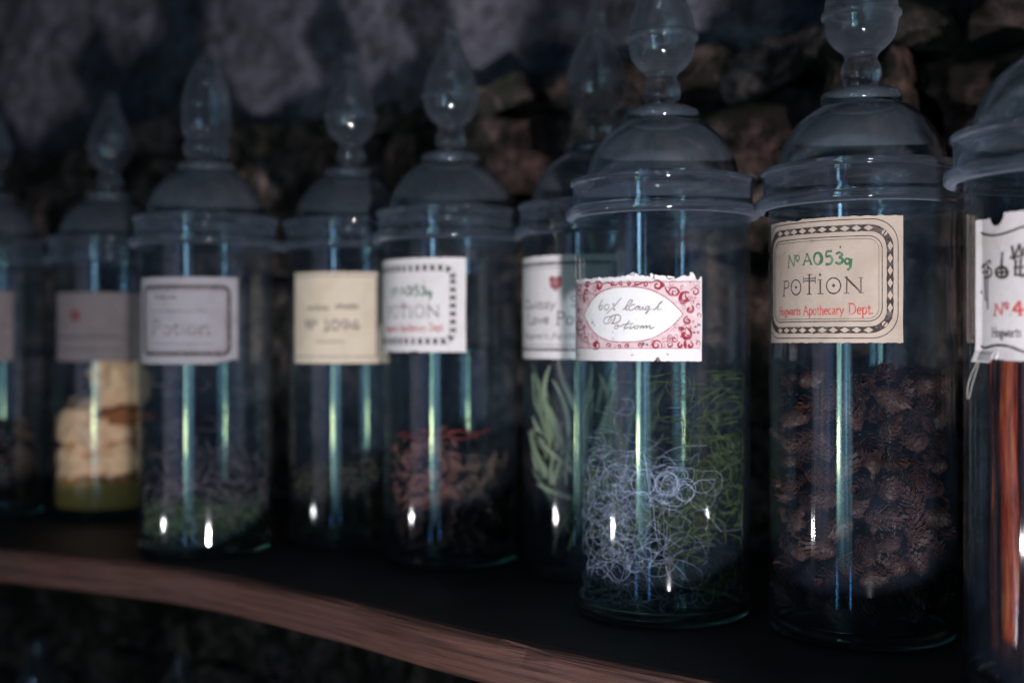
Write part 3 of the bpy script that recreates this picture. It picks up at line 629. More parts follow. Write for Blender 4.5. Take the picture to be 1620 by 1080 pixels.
PRINT = {'J6_ink':[(0.62,1,[(-14.15,214.7),(-16.37,212.0),(-17.74,209.7),(-17.11,208.0),(-15.42,208.3),(-14.15,209.6),(-14.57,210.8),(-16.37,210.4),(-17.63,209.0)]),(0.62,1,[(-9.82,211.5),(-11.93,210.9),(-12.88,208.9),(-11.72,207.7),(-9.82,208.4),(-8.87,210.1),(-9.82,211.5)]),(0.6,0,[(0.42,215.3),(-4.22,210.7),(-11.09,205.1)]),(0.55,1,[(-4.86,211.5),(-4.96,211.1),(-5.39,210.9),(-5.91,211.1),(-6.02,211.5),(-5.91,211.9),(-5.39,212.1),(-4.96,211.9),(-4.86,211.5)]),(0.55,1,[(-4.22,208.1),(-4.43,207.7),(-4.86,207.6),(-5.28,207.7),(-5.49,208.1),(-5.28,208.5),(-4.86,208.6),(-4.43,208.5),(-4.22,208.1)]),(0.65,1,[(1.37,207.6),(3.48,208.9),(6.65,211.5),(8.24,213.6),(6.97,214.1),(5.07,212.0),(3.7,209.4),(3.8,207.7),(5.28,207.9)]),(0.65,1,[(9.93,210.8),(8.03,210.8),(5.91,208.9),(6.12,207.4),(8.03,207.5),(10.24,208.9),(11.93,209.7)]),(0.6,1,[(12.04,209.9),(10.45,209.2),(10.24,207.8),(11.51,207.6),(12.46,208.8),(12.04,209.8),(13.52,209.5)]),(0.6,1,[(13.62,209.9),(12.88,208.0),(13.62,207.5),(15.52,209.6),(15.1,207.8),(15.94,207.4),(17.21,208.9)]),(0.6,1,[(19.01,209.9),(17.21,209.4),(16.79,207.8),(17.95,207.7),(19.53,209.7),(18.69,206.4),(17.0,204.9),(17.53,206.3),(20.59,207.9),(22.6,207.4)]),(0.6,1,[(22.6,207.4),(25.45,210.7),(27.67,212.8),(26.4,212.3),(24.08,209.1),(22.91,207.4),(24.39,209.6),(25.24,209.4),(24.39,207.8),(25.45,207.4),(27.45,208.4)]),(0.6,1,[(-7.29,203.2),(-10.88,203.1),(-13.41,201.1),(-12.57,198.9),(-9.19,199.1),(-6.65,201.3),(-7.92,202.3),(-9.5,200.6)]),(0.8,1,[(-8.24,202.6),(-5.81,203.9),(-2.64,204.5),(-0.11,203.3),(-0.74,200.5),(-3.91,198.9),(-7.29,198.8)]),(0.8,1,[(-3.91,203.6),(-4.86,201.2),(-6.34,198.8)]),(0.65,1,[(-2.11,197.7),(-4.12,197.0),(-4.75,195.5),(-2.75,195.5),(-1.8,197.0),(-2.11,197.7),(-0.53,196.8),(2.43,198.2)]),(0.8,1,[(6.23,200.5),(4.22,198.1),(2.53,196.1),(3.38,195.4),(5.49,196.4)]),(0.6,1,[(1.58,198.0),(5.28,198.3),(9.08,198.7)]),(0.7,1,[(7.29,197.4),(6.23,195.7),(7.07,195.3),(9.4,196.8)]),(0.5,0,[(10.56,200.9),(10.98,200.6)]),(0.65,1,[(11.51,197.3),(9.93,196.8),(9.61,195.5),(11.4,195.5),(12.25,196.7),(11.72,197.3),(13.52,196.7)]),(0.7,1,[(14.36,197.4),(13.3,195.3),(14.89,197.1),(15.63,196.9),(14.99,195.3)]),(0.7,1,[(14.99,195.3),(17.11,197.2),(17.85,197.0),(17.11,195.4),(19.43,197.2),(20.06,197.0),(19.43,195.6),(20.48,195.3),(22.6,196.3)])],'J6_scroll':[(1.5,1,[(32.21,216.4),(31.68,217.8),(31.78,219.2),(32.42,220.5),(33.37,221.4),(34.63,221.8),(35.9,221.6),(36.85,221.1),(37.59,220.2),(37.91,219.2),(37.7,218.2),(37.17,217.3),(36.43,216.8),(35.58,216.7),(34.85,216.8),(34.21,217.3),(33.9,217.9),(33.9,218.5),(34.0,219.0),(34.42,219.4),(34.85,219.6),(35.16,219.6),(35.58,219.4)]),(3.2,1,[(44.98,218.3),(43.82,218.7),(42.76,218.8),(41.71,218.7),(40.76,218.3),(40.02,217.7),(39.49,217.0),(39.17,216.2),(39.07,215.4),(39.17,214.6),(39.49,213.9),(39.91,213.4),(40.44,213.0),(41.08,212.8),(41.71,212.7),(42.24,212.8),(42.66,213.1),(43.08,213.4),(43.29,213.8),(43.29,214.2),(43.29,214.5),(43.19,214.8),(42.98,215.1)]),(1.3,1,[(45.83,219.8),(46.36,220.7),(47.09,221.3),(48.04,221.6),(48.99,221.6),(49.84,221.3),(50.47,220.8),(50.9,220.1),(51.11,219.4),(50.9,218.7),(50.58,218.1),(50.05,217.7),(49.42,217.5),(48.78,217.5),(48.36,217.7),(47.94,218.0),(47.73,218.4),(47.62,218.8),(47.73,219.2),(47.94,219.5),(48.26,219.7),(48.57,219.7),(48.78,219.7)]),(2.6,1,[(46.25,210.3),(46.88,209.8),(47.41,209.3),(47.62,208.6),(47.62,207.9),(47.52,207.3),(47.2,206.7),(46.67,206.3),(46.14,206.1),(45.62,206.0),(45.09,206.1),(44.67,206.3),(44.24,206.6),(44.03,206.9),(43.93,207.3),(43.93,207.7),(44.14,208.0),(44.35,208.3),(44.56,208.4),(44.88,208.5),(45.09,208.5),(45.3,208.4),(45.4,208.3)]),(1.4,1,[(44.03,203.3),(42.98,203.1),(42.13,202.6),(41.6,201.9),(41.29,201.0),(41.29,200.2),(41.6,199.4),(42.13,198.8),(42.76,198.5),(43.5,198.4),(44.24,198.5),(44.77,198.9),(45.09,199.3),(45.3,199.9),(45.3,200.4),(45.09,200.8),(44.77,201.2),(44.35,201.3),(43.93,201.4),(43.61,201.3),(43.4,201.1),(43.29,200.8),(43.19,200.6)]),(3.0,1,[(42.34,195.9),(43.5,195.6),(44.56,195.0),(45.3,194.2),(45.83,193.3),(46.04,192.3),(45.83,191.3),(45.51,190.4),(44.88,189.8),(44.14,189.3),(43.29,189.1),(42.55,189.1),(41.81,189.4),(41.29,189.8),(40.86,190.3),(40.65,190.8),(40.65,191.4),(40.76,191.9),(41.08,192.2),(41.39,192.5),(41.81,192.6),(42.13,192.6),(42.45,192.5)]),(2.0,1,[(45.62,186.6),(46.14,186.5),(46.67,186.1),(46.99,185.7),(47.2,185.2),(47.2,184.7),(47.09,184.3),(46.88,183.9),(46.57,183.6),(46.14,183.4),(45.72,183.3),(45.4,183.4),(44.98,183.5),(44.77,183.7),(44.56,184.0),(44.56,184.3),(44.56,184.5),(44.67,184.8),(44.77,184.9),(44.98,185.0),(45.19,185.1),(45.3,185.1),(45.51,185.0)]),(1.8,1,[(39.28,186.6),(38.75,186.5),(38.22,186.3),(37.91,185.9),(37.59,185.4),(37.49,185.0),(37.59,184.5),(37.7,184.1),(38.01,183.7),(38.33,183.5),(38.75,183.4),(39.07,183.4),(39.39,183.5),(39.7,183.6),(39.91,183.9),(40.02,184.1),(40.02,184.4),(40.02,184.7),(39.81,184.8),(39.7,185.0),(39.49,185.0),(39.39,185.1),(39.17,185.0)]),(1.0,1,[(29.78,186.3),(30.41,186.9),(31.26,187.3),(32.1,187.3),(32.84,187.1),(33.47,186.6),(33.9,186.0),(34.11,185.3),(34.0,184.6),(33.68,184.1),(33.26,183.7),(32.73,183.4),(32.21,183.4),(31.68,183.5),(31.36,183.8),(31.04,184.2),(31.04,184.6),(31.04,185.0),(31.26,185.3),(31.47,185.5),(31.78,185.6),(31.99,185.6),(32.21,185.4)]),(1.6,1,[(26.93,182.9),(27.24,184.1),(27.03,185.4),(26.4,186.4),(25.45,187.2),(24.39,187.5),(23.34,187.4),(22.49,186.9),(21.86,186.2),(21.54,185.3),(21.54,184.4),(21.86,183.7),(22.39,183.1),(23.12,182.8),(23.76,182.8),(24.39,183.1),(24.81,183.5),(25.03,184.0),(25.03,184.5),(24.81,184.9),(24.6,185.2),(24.29,185.3),(23.97,185.3)]),(2.2,1,[(-22.28,225.7),(-21.12,226.3),(-19.75,226.7),(-18.27,226.7),(-17.11,226.3),(-16.05,225.8),(-15.42,225.1),(-15.21,224.3),(-15.31,223.5),(-15.73,222.9),(-16.47,222.4),(-17.32,222.2),(-18.16,222.2),(-19.01,222.4),(-19.64,222.8),(-19.96,223.2),(-20.17,223.7),(-19.96,224.1),(-19.75,224.4),(-19.32,224.6),(-18.8,224.7),(-18.37,224.7),(-18.06,224.5)]),(2.0,1,[(-25.98,225.3),(-26.5,225.9),(-27.24,226.4),(-28.19,226.7),(-29.25,226.9),(-30.31,226.8),(-31.26,226.6),(-31.99,226.3),(-32.42,225.8),(-32.52,225.4),(-32.31,224.9),(-31.89,224.5),(-31.26,224.2),(-30.62,224.1),(-29.88,224.0),(-29.35,224.1),(-28.83,224.3),(-28.62,224.5),(-28.4,224.7),(-28.51,224.9),(-28.62,225.1),(-28.83,225.3),(-29.14,225.4)]),(1.6,1,[(-29.04,219.1),(-30.09,219.0),(-31.15,219.0),(-32.21,219.2),(-32.94,219.6),(-33.58,220.0),(-33.79,220.5),(-33.79,221.0),(-33.47,221.3),(-32.94,221.6),(-32.21,221.8),(-31.57,221.9),(-30.83,221.8),(-30.31,221.7),(-29.88,221.4),(-29.57,221.2),(-29.57,220.9),(-29.57,220.7),(-29.78,220.5),(-30.09,220.4),(-30.41,220.3),(-30.73,220.3),(-31.04,220.4)]),(1.3,1,[(-7.39,226.4),(-6.86,226.4),(-6.23,226.3),(-5.7,226.1),(-5.39,225.8),(-5.17,225.4),(-5.07,224.9),(-5.17,224.6),(-5.39,224.2),(-5.7,224.0),(-6.12,223.9),(-6.44,223.9),(-6.86,223.9),(-7.18,224.1),(-7.29,224.3),(-7.39,224.6),(-7.39,224.8),(-7.39,225.0),(-7.18,225.1),(-7.07,225.2),(-6.86,225.3),(-6.65,225.2),(-6.55,225.2)]),(1.5,1,[(1.06,226.0),(0.63,226.2),(0.11,226.2),(-0.32,226.0),(-0.63,225.8),(-0.84,225.5),(-0.95,225.2),(-0.95,224.8),(-0.84,224.5),(-0.63,224.2),(-0.32,224.1),(0.0,224.0),(0.32,224.0),(0.53,224.1),(0.74,224.3),(0.84,224.5),(0.84,224.7),(0.84,224.8),(0.74,225.0),(0.63,225.1),(0.53,225.2),(0.32,225.2),(0.21,225.1)]),(1.5,1,[(4.96,226.1),(5.39,226.2),(5.91,226.1),(6.23,225.9),(6.55,225.6),(6.76,225.3),(6.76,224.9),(6.76,224.6),(6.55,224.3),(6.34,224.1),(6.02,224.0),(5.7,224.0),(5.39,224.0),(5.17,224.2),(5.07,224.4),(4.96,224.6),(4.96,224.8),(5.07,224.9),(5.17,225.1),(5.28,225.2),(5.39,225.2),(5.6,225.2),(5.7,225.1)]),(1.3,1,[(11.83,225.6),(11.4,225.7),(10.98,225.7),(10.56,225.6),(10.24,225.3),(10.03,225.0),(9.93,224.7),(9.93,224.3),(10.14,224.0),(10.35,223.8),(10.56,223.6),(10.88,223.6),(11.09,223.6),(11.4,223.7),(11.51,223.8),(11.62,224.0),(11.72,224.2),(11.62,224.4),(11.51,224.6),(11.4,224.7),(11.3,224.7),(11.19,224.7),(11.09,224.7)]),(1.2,1,[(15.94,225.5),(16.58,225.6),(17.11,225.5),(17.53,225.2),(17.85,224.8),(18.06,224.3),(18.06,223.9),(17.85,223.5),(17.63,223.1),(17.21,223.0),(16.89,222.9),(16.47,223.0),(16.16,223.2),(16.05,223.4),(15.94,223.7),(15.94,224.0),(16.05,224.2),(16.16,224.4),(16.37,224.5),(16.58,224.5),(16.79,224.4),(16.89,224.3),(17.0,224.2)]),(2.0,1,[(21.01,224.5),(21.86,225.5),(22.91,226.2),(24.08,226.4),(25.24,226.2),(26.19,225.6),(26.82,224.7),(27.03,223.7),(26.93,222.8),(26.5,222.0),(25.87,221.4),(25.03,221.1),(24.29,221.2),(23.65,221.5),(23.12,222.0),(22.91,222.6),(22.91,223.2),(23.12,223.7),(23.55,224.1),(23.97,224.2),(24.39,224.2),(24.71,224.0),(24.92,223.8)]),(0.9,1,[(-35.9,219.3),(-37.17,218.7),(-38.86,218.3),(-40.97,218.2),(-43.19,218.4),(-45.3,218.8),(-46.99,219.5),(-48.04,220.1),(-48.04,220.8),(-47.31,221.3),(-45.93,221.7),(-44.35,222.0),(-42.76,222.0),(-41.29,221.9),(-40.23,221.6),(-39.49,221.2),(-39.17,220.8),(-39.17,220.5),(-39.6,220.2),(-40.13,220.0),(-40.76,219.9),(-41.5,219.9),(-42.03,220.0)]),(0.8,1,[(-41.18,205.4),(-39.6,205.7),(-38.44,206.1),(-37.7,206.6),(-37.49,207.2),(-37.7,207.8),(-38.22,208.3),(-39.17,208.7),(-40.34,208.9),(-41.71,209.0),(-42.98,209.0),(-44.14,208.8),(-45.09,208.5),(-45.62,208.2),(-45.62,207.8),(-45.4,207.5),(-44.77,207.2),(-44.03,207.1),(-43.29,207.0),(-42.55,206.9),(-42.03,207.0),(-41.6,207.1),(-41.39,207.3)]),(0.9,1,[(-45.09,196.6),(-47.09,197.1),(-48.68,197.7),(-49.42,198.4),(-49.1,199.1),(-48.04,199.7),(-46.46,200.1),(-44.67,200.4),(-42.87,200.5),(-41.39,200.4),(-40.13,200.1),(-39.17,199.8),(-38.65,199.4),(-38.54,199.0),(-38.65,198.6),(-39.17,198.2),(-39.81,198.0),(-40.65,197.9),(-41.39,197.9),(-42.13,198.0),(-42.66,198.1),(-43.08,198.3),(-43.19,198.5)]),(1.0,1,[(-32.73,191.9),(-32.84,193.0),(-33.79,194.0),(-35.27,194.7),(-37.27,195.1),(-39.6,195.3),(-42.03,195.1),(-44.14,194.6),(-45.83,194.0),(-46.57,193.2),(-46.36,192.5),(-45.3,191.8),(-43.82,191.3),(-42.13,191.1),(-40.55,191.0),(-39.17,191.2),(-38.12,191.5),(-37.49,191.8),(-37.38,192.2),(-37.49,192.6),(-37.91,192.9),(-38.54,193.1),(-39.17,193.2)]),(1.0,1,[(-29.14,186.5),(-30.62,186.2),(-32.1,186.3),(-33.58,186.6),(-34.74,187.1),(-35.37,187.7),(-35.58,188.4),(-35.27,189.0),(-34.53,189.5),(-33.58,189.8),(-32.52,190.0),(-31.47,190.0),(-30.62,189.8),(-29.99,189.5),(-29.57,189.1),(-29.57,188.7),(-29.67,188.3),(-30.09,188.0),(-30.62,187.9),(-31.15,187.8),(-31.57,187.9),(-31.99,188.0),(-32.21,188.1)]),(1.9,1,[(-23.55,182.0),(-22.07,181.7),(-20.48,181.7),(-19.22,182.0),(-18.16,182.6),(-17.53,183.4),(-17.32,184.2),(-17.53,185.0),(-18.06,185.6),(-18.8,186.1),(-19.75,186.3),(-20.8,186.3),(-21.65,186.1),(-22.28,185.8),(-22.7,185.3),(-22.91,184.8),(-22.7,184.3),(-22.39,184.0),(-21.86,183.7),(-21.33,183.6),(-20.8,183.7),(-20.48,183.8),(-20.17,184.0)]),(1.2,1,[(-10.66,183.3),(-10.98,183.8),(-11.09,184.3),(-10.88,184.8),(-10.56,185.3),(-10.03,185.6),(-9.5,185.7),(-8.87,185.7),(-8.45,185.5),(-8.03,185.2),(-7.81,184.9),(-7.81,184.5),(-7.92,184.2),(-8.13,183.9),(-8.45,183.8),(-8.76,183.7),(-9.08,183.7),(-9.29,183.8),(-9.5,184.0),(-9.61,184.2),(-9.61,184.3),(-9.5,184.5),(-9.4,184.6)]),(1.3,1,[(-1.9,182.6),(-1.37,182.5),(-0.95,182.6),(-0.53,182.8),(-0.21,183.1),(0.0,183.4),(0.0,183.8),(0.0,184.1),(-0.21,184.4),(-0.53,184.6),(-0.84,184.7),(-1.16,184.8),(-1.37,184.7),(-1.69,184.6),(-1.8,184.4),(-1.9,184.2),(-1.9,184.0),(-1.9,183.8),(-1.69,183.7),(-1.58,183.6),(-1.37,183.6),(-1.27,183.6),(-1.16,183.6)]),(1.3,1,[(3.8,182.6),(3.38,182.9),(3.17,183.3),(2.96,183.8),(3.06,184.2),(3.27,184.6),(3.48,184.9),(3.91,185.1),(4.33,185.2),(4.65,185.1),(4.96,185.0),(5.28,184.8),(5.39,184.5),(5.49,184.2),(5.39,184.0),(5.28,183.7),(5.07,183.6),(4.86,183.5),(4.65,183.5),(4.43,183.6),(4.33,183.6),(4.22,183.8),(4.22,183.9)]),(1.1,1,[(12.25,182.7),(12.88,182.6),(13.52,182.7),(14.04,183.0),(14.47,183.5),(14.68,184.0),(14.68,184.5),(14.47,185.0),(14.15,185.4),(13.73,185.6),(13.3,185.7),(12.88,185.6),(12.46,185.4),(12.25,185.1),(12.14,184.8),(12.14,184.5),(12.25,184.2),(12.46,184.0),(12.67,183.9),(12.99,183.9),(13.2,183.9),(13.3,184.0),(13.41,184.2)]),(0.8,1,[(52.37,208.8),(51.85,208.6),(51.21,208.6),(50.68,208.7),(50.26,209.0),(49.95,209.3),(49.73,209.7),(49.73,210.2),(49.84,210.6),(49.95,210.9),(50.26,211.2),(50.58,211.4),(50.9,211.4),(51.21,211.4),(51.53,211.3),(51.74,211.1),(51.95,210.9),(51.95,210.7),(51.95,210.5),(51.95,210.3),(51.74,210.2),(51.63,210.1),(51.53,210.1)]),(0.8,1,[(52.27,202.5),(52.59,202.9),(52.8,203.3),(52.9,203.7),(52.8,204.1),(52.59,204.5),(52.37,204.8),(51.95,205.0),(51.63,205.1),(51.21,205.1),(50.9,205.0),(50.68,204.8),(50.47,204.5),(50.37,204.3),(50.37,204.0),(50.47,203.8),(50.58,203.6),(50.68,203.5),(50.9,203.4),(51.11,203.4),(51.21,203.5),(51.42,203.6),(51.42,203.7)]),(0.8,1,[(51.74,184.2),(52.06,184.7),(52.37,185.1),(52.37,185.6),(52.37,186.1),(52.16,186.5),(51.85,186.9),(51.42,187.1),(51.0,187.2),(50.58,187.2),(50.16,187.1),(49.84,186.9),(49.63,186.6),(49.52,186.3),(49.52,186.0),(49.63,185.8),(49.73,185.5),(49.95,185.4),(50.16,185.3),(50.37,185.3),(50.58,185.4),(50.68,185.4),(50.79,185.6)]),(1.2,1,[(37.49,188.5),(37.38,187.9),(37.06,187.4),(36.53,187.0),(36.11,186.8),(35.58,186.7),(35.06,186.8),(34.63,187.0),(34.32,187.3),(34.11,187.7),(34.0,188.1),(34.0,188.5),(34.11,188.8),(34.32,189.1),(34.63,189.3),(34.85,189.4),(35.16,189.4),(35.37,189.3),(35.58,189.1),(35.8,189.0),(35.8,188.8),(35.8,188.6),(35.69,188.5)]),(3.2,1,[(-32.94,220.8),(-35.16,216.9),(-32.94,212.8)]),(2.6,1,[(-19.75,226.3),(-18.8,223.6),(-20.27,222.4)]),(3.4,1,[(26.4,224.8),(27.98,223.5),(27.03,222.2)]),(1.4,1,[(8.03,223.1),(12.04,224.0),(16.05,225.3),(20.59,225.2)]),(1.3,1,[(-15.1,224.1),(-9.82,225.9),(-4.22,223.8),(-0.53,226.0)]),(1.6,0,[(42.45,191.7),(42.45,195.5)]),(1.6,0,[(42.45,191.7),(38.86,189.7)]),(1.6,0,[(42.45,191.7),(46.14,190.1)]),(3,1,[(42.45,187.8),(42.13,185.2),(42.45,182.7)]),(1.4,1,[(28.93,223.2),(30.52,219.3),(34.0,216.1)]),(2.4,1,[(38.54,211.6),(41.18,211.9),(44.45,213.6)]),(3.4,1,[(37.91,196.2),(39.81,195.2),(41.81,195.4)]),(2.8,1,[(-21.75,182.5),(-20.8,184.5),(-22.6,186.2)]),(1.2,0,[(42.45,218.7),(42.45,215.5),(44.14,214.8)])],'J7_green':[(0.7,0,[(-25.82,233.2),(-25.1,240.4)]),(0.8,0,[(-25.1,240.4),(-20.8,233.3)]),(0.6,0,[(-20.8,233.2),(-19.98,240.5)]),(0.45,0,[(-26.12,240.5),(-23.97,240.4)]),(0.45,0,[(-21.0,240.6),(-19.26,240.5)]),(0.45,0,[(-26.94,233.2),(-24.69,233.1)]),(0.75,1,[(-16.39,238.7),(-16.49,238.1),(-16.7,237.7),(-17.11,237.3),(-17.52,237.2),(-18.03,237.2),(-18.44,237.4),(-18.85,237.8),(-19.06,238.3),(-19.16,238.8),(-19.06,239.4),(-18.85,239.9),(-18.44,240.2),(-18.03,240.4),(-17.52,240.3),(-17.11,240.1),(-16.7,239.7),(-16.49,239.2),(-16.39,238.7)]),(0.5,0,[(-18.75,236.4),(-16.6,236.5)]),(0.8,0,[(-13.32,234.2),(-10.65,241.0)]),(1.3,0,[(-10.65,241.0),(-7.68,234.2)]),(0.7,0,[(-12.29,236.4),(-8.71,236.5)]),(0.45,0,[(-14.34,234.2),(-12.4,234.1)]),(0.45,0,[(-8.71,234.2),(-6.76,234.1)]),(0.45,0,[(-11.68,241.1),(-10.04,241.0)]),(1.4,1,[(-0.92,237.5),(-1.13,236.3),(-1.54,235.2),(-2.15,234.4),(-2.97,234.1),(-3.89,234.1),(-4.71,234.6),(-5.33,235.4),(-5.74,236.5),(-5.94,237.7),(-5.74,238.9),(-5.33,240.0),(-4.71,240.7),(-3.89,241.1),(-2.97,241.0),(-2.15,240.6),(-1.54,239.8),(-1.13,238.7),(-0.92,237.5)]),(2.2,1,[(-1.84,240.3),(-0.72,237.4),(-1.74,234.7)]),(1.4,0,[(5.63,241.8),(2.05,241.5)]),(1.1,0,[(2.05,241.5),(1.84,238.3)]),(1.5,1,[(1.84,238.3),(4.41,238.8),(5.74,236.4),(4.61,234.1),(2.05,233.7)]),(1.6,0,[(1.74,234.2),(2.56,233.8)]),(1.4,1,[(7.99,239.8),(9.94,240.7),(11.68,239.4),(9.94,237.9)]),(1.6,1,[(9.73,237.9),(11.88,236.7),(11.37,234.5),(9.22,234.1),(7.68,235.0)]),(1.3,1,[(16.08,235.3),(15.98,234.7),(15.78,234.2),(15.37,233.9),(14.96,233.7),(14.45,233.7),(13.93,233.9),(13.63,234.3),(13.32,234.8),(13.22,235.3),(13.32,235.9),(13.63,236.4),(13.93,236.7),(14.45,236.9),(14.96,236.9),(15.37,236.7),(15.78,236.3),(15.98,235.8),(16.08,235.3)]),(1.7,0,[(16.8,236.8),(16.39,232.5),(16.19,231.0)]),(1.1,1,[(16.19,231.0),(15.27,230.1),(14.45,230.6)]),(0.9,0,[(10.65,244.7),(10.45,243.6),(11.06,243.6)])],'J7_dark':[(0.8,0,[(-29.81,224.9),(-30.53,215.6)]),(0.65,1,[(-29.92,224.5),(-26.74,224.8),(-25.41,222.8),(-26.74,220.7),(-29.92,220.5)]),(0.45,0,[(-31.35,224.9),(-28.58,224.8)]),(0.45,0,[(-31.76,215.6),(-28.99,215.5)]),(0.8,1,[(-15.37,220.4),(-15.57,219.2),(-15.88,218.1),(-16.49,217.2),(-17.31,216.5),(-18.24,216.0),(-19.26,215.9),(-20.29,216.1),(-21.31,216.6),(-22.13,217.4),(-22.85,218.4),(-23.26,219.5),(-23.36,220.7),(-23.26,221.9),(-22.85,223.1),(-22.13,224.0),(-21.31,224.7),(-20.29,225.1),(-19.26,225.2),(-18.24,225.0),(-17.31,224.5),(-16.49,223.7),(-15.88,222.8),(-15.57,221.6),(-15.37,220.4)]),(1.2,0,[(-9.12,228.0),(-9.12,216.1)]),(0.6,0,[(-13.42,225.7),(-4.92,225.6)]),(0.6,0,[(-13.42,224.2),(-4.92,224.1)]),(0.5,0,[(-13.32,226.9),(-13.42,222.9)]),(0.5,0,[(-5.02,226.8),(-4.92,222.6)]),(0.45,0,[(-10.76,228.2),(-7.48,228.0)]),(0.45,0,[(-10.96,216.0),(-7.27,215.9)]),(1.0,0,[(-1.74,224.5),(-1.74,216.2)]),(0.45,0,[(-3.28,224.6),(-0.51,224.5)]),(0.45,0,[(-3.79,216.1),(0.31,216.0)]),(0.85,1,[(10.76,220.6),(10.65,219.5),(10.25,218.4),(9.73,217.5),(8.91,216.8),(8.09,216.2),(7.07,216.0),(6.04,216.0),(5.02,216.3),(4.1,216.9),(3.38,217.6),(2.77,218.6),(2.36,219.7),(2.25,220.8),(2.36,222.0),(2.77,223.1),(3.38,224.0),(4.1,224.7),(5.02,225.2),(6.04,225.5),(7.07,225.4),(8.09,225.1),(8.91,224.6),(9.73,223.8),(10.25,222.8),(10.65,221.8),(10.76,220.6)]),(0.8,0,[(14.45,225.9),(14.24,216.1)]),(1.2,0,[(13.52,225.9),(22.54,216.3)]),(0.8,0,[(22.44,225.2),(22.54,216.1)]),(0.45,0,[(13.01,225.9),(14.86,225.9)]),(0.45,0,[(12.7,216.1),(15.78,216.0)]),(0.45,0,[(20.9,225.3),(23.87,225.3)]),(0.45,0,[(21.1,216.2),(24.08,216.1)])],'J7_dia':[[(-20.29,220.6),(-19.26,221.6),(-18.13,220.5),(-19.26,219.5)],[(-2.87,227.6),(-1.84,228.8),(-0.92,227.6),(-1.84,226.5)],[(5.43,220.8),(6.56,222.0),(7.68,220.8),(6.56,219.6)]],'J8_dark':[(1.0,1,[(-25.67,226.9),(-25.17,220.1),(-24.77,207.7)]),(1.0,1,[(-23.28,227.9),(-23.18,220.0),(-23.08,203.4)]),(1.2,1,[(-23.28,225.3),(-20.59,223.5),(-21.09,220.4),(-25.97,219.6)]),(1.2,1,[(-28.05,225.3),(-25.67,226.2),(-24.47,227.2)]),(1.0,1,[(-23.28,227.5),(-21.69,228.4),(-20.89,226.6)]),(1.0,0,[(-27.76,222.6),(-22.48,222.9)]),(1.8,1,[(-10.25,221.7),(-10.45,220.9),(-10.94,220.2),(-11.74,219.7),(-12.63,219.4),(-13.73,219.3),(-14.82,219.5),(-15.92,219.9),(-16.71,220.5),(-17.21,221.3),(-17.41,222.1),(-17.21,222.9),(-16.71,223.6),(-15.92,224.1),(-14.82,224.4),(-13.73,224.5),(-12.63,224.3),(-11.74,223.9),(-10.94,223.2),(-10.45,222.5),(-10.25,221.7)]),(1.7,1,[(-13.73,219.3),(-13.93,225.2),(-13.33,232.0)]),(1.2,0,[(-17.31,222.0),(-10.45,221.8)]),(1.6,1,[(-7.96,235.0),(-7.26,231.0),(-6.86,227.8)]),(1.4,0,[(-6.86,228.6),(-3.78,235.7)]),(1.4,0,[(-3.78,235.7),(-2.79,228.7),(-1.29,233.8)]),(1.4,0,[(-9.05,228.9),(-0.99,229.9)]),(1.6,0,[(-5.77,228.0),(-6.17,219.9)]),(1.6,1,[(-3.18,228.4),(-3.38,219.8),(-0.7,220.4)]),(1.2,0,[(-7.06,223.9),(-1.09,224.1)]),(1.4,0,[(-6.67,220.3),(-1.09,219.7)]),(2.0,0,[(-28.25,213.3),(-28.45,211.7)]),(1.6,0,[(-33.63,198.2),(-32.13,197.8)])],'J8_line':[(0.9,1,[(-32.13,245.2),(-34.02,240.2),(-37.8,235.1),(-38.7,225.8),(-39.69,211.0),(-38.2,197.1),(-38.0,192.2),(-32.53,186.3)]),(1.3,1,[(-32.13,245.2),(-25.67,242.2),(-17.51,240.9),(-9.55,242.0),(-0.99,244.3)]),(1.7,1,[(-32.53,186.3),(-25.67,183.6),(-17.51,184.9),(-9.55,184.4),(-0.99,181.5)]),(0.7,1,[(-38.7,192.2),(-34.02,186.8),(-31.24,185.1)])],'J8_red':[(0.8,0,[(-18.21,200.1),(-17.21,205.9)]),(0.9,0,[(-17.21,205.9),(-13.73,200.3)]),(0.8,0,[(-13.73,200.3),(-12.93,206.2)]),(0.4,0,[(-18.31,205.8),(-16.32,205.8)]),(0.4,0,[(-19.3,200.0),(-17.01,200.0)]),(0.4,0,[(-13.93,206.1),(-11.94,206.2)]),(0.9,1,[(-9.75,205.2),(-9.95,204.5),(-10.45,204.1),(-11.04,204.1),(-11.54,204.5),(-11.74,205.2),(-11.54,205.9),(-11.04,206.3),(-10.45,206.3),(-9.95,205.8),(-9.75,205.2)]),(0.4,0,[(-11.74,203.1),(-9.75,203.3)]),(1.5,0,[(-3.78,206.9),(-7.46,202.1)]),(1.3,0,[(-7.46,202.1),(-1.29,202.7)]),(1.9,0,[(-3.78,206.9),(-3.38,200.1)]),(0.8,0,[(-4.78,200.0),(-2.29,200.1)])]}


# ------------------------------------------------------------------ the wall
WN = Vector((.585, .81, 0)).normalized()          # into the wall
WD = Vector((.81, -.585, 0)).normalized()         # along the wall, to the right
WALL = .945
def wpt(s, depth, z):
    p = WN * (WALL + depth) + WD * s
    return Vector((p.x, p.y, z))
random.seed(11)
wall = empty('stone_wall', wpt(0, .06, -.75))
wall.rotation_euler = (0, 0, math.atan2(WD.y, WD.x))
tag(wall, 'rough dark stone wall with grey plaster above, behind all the jars', 'wall')
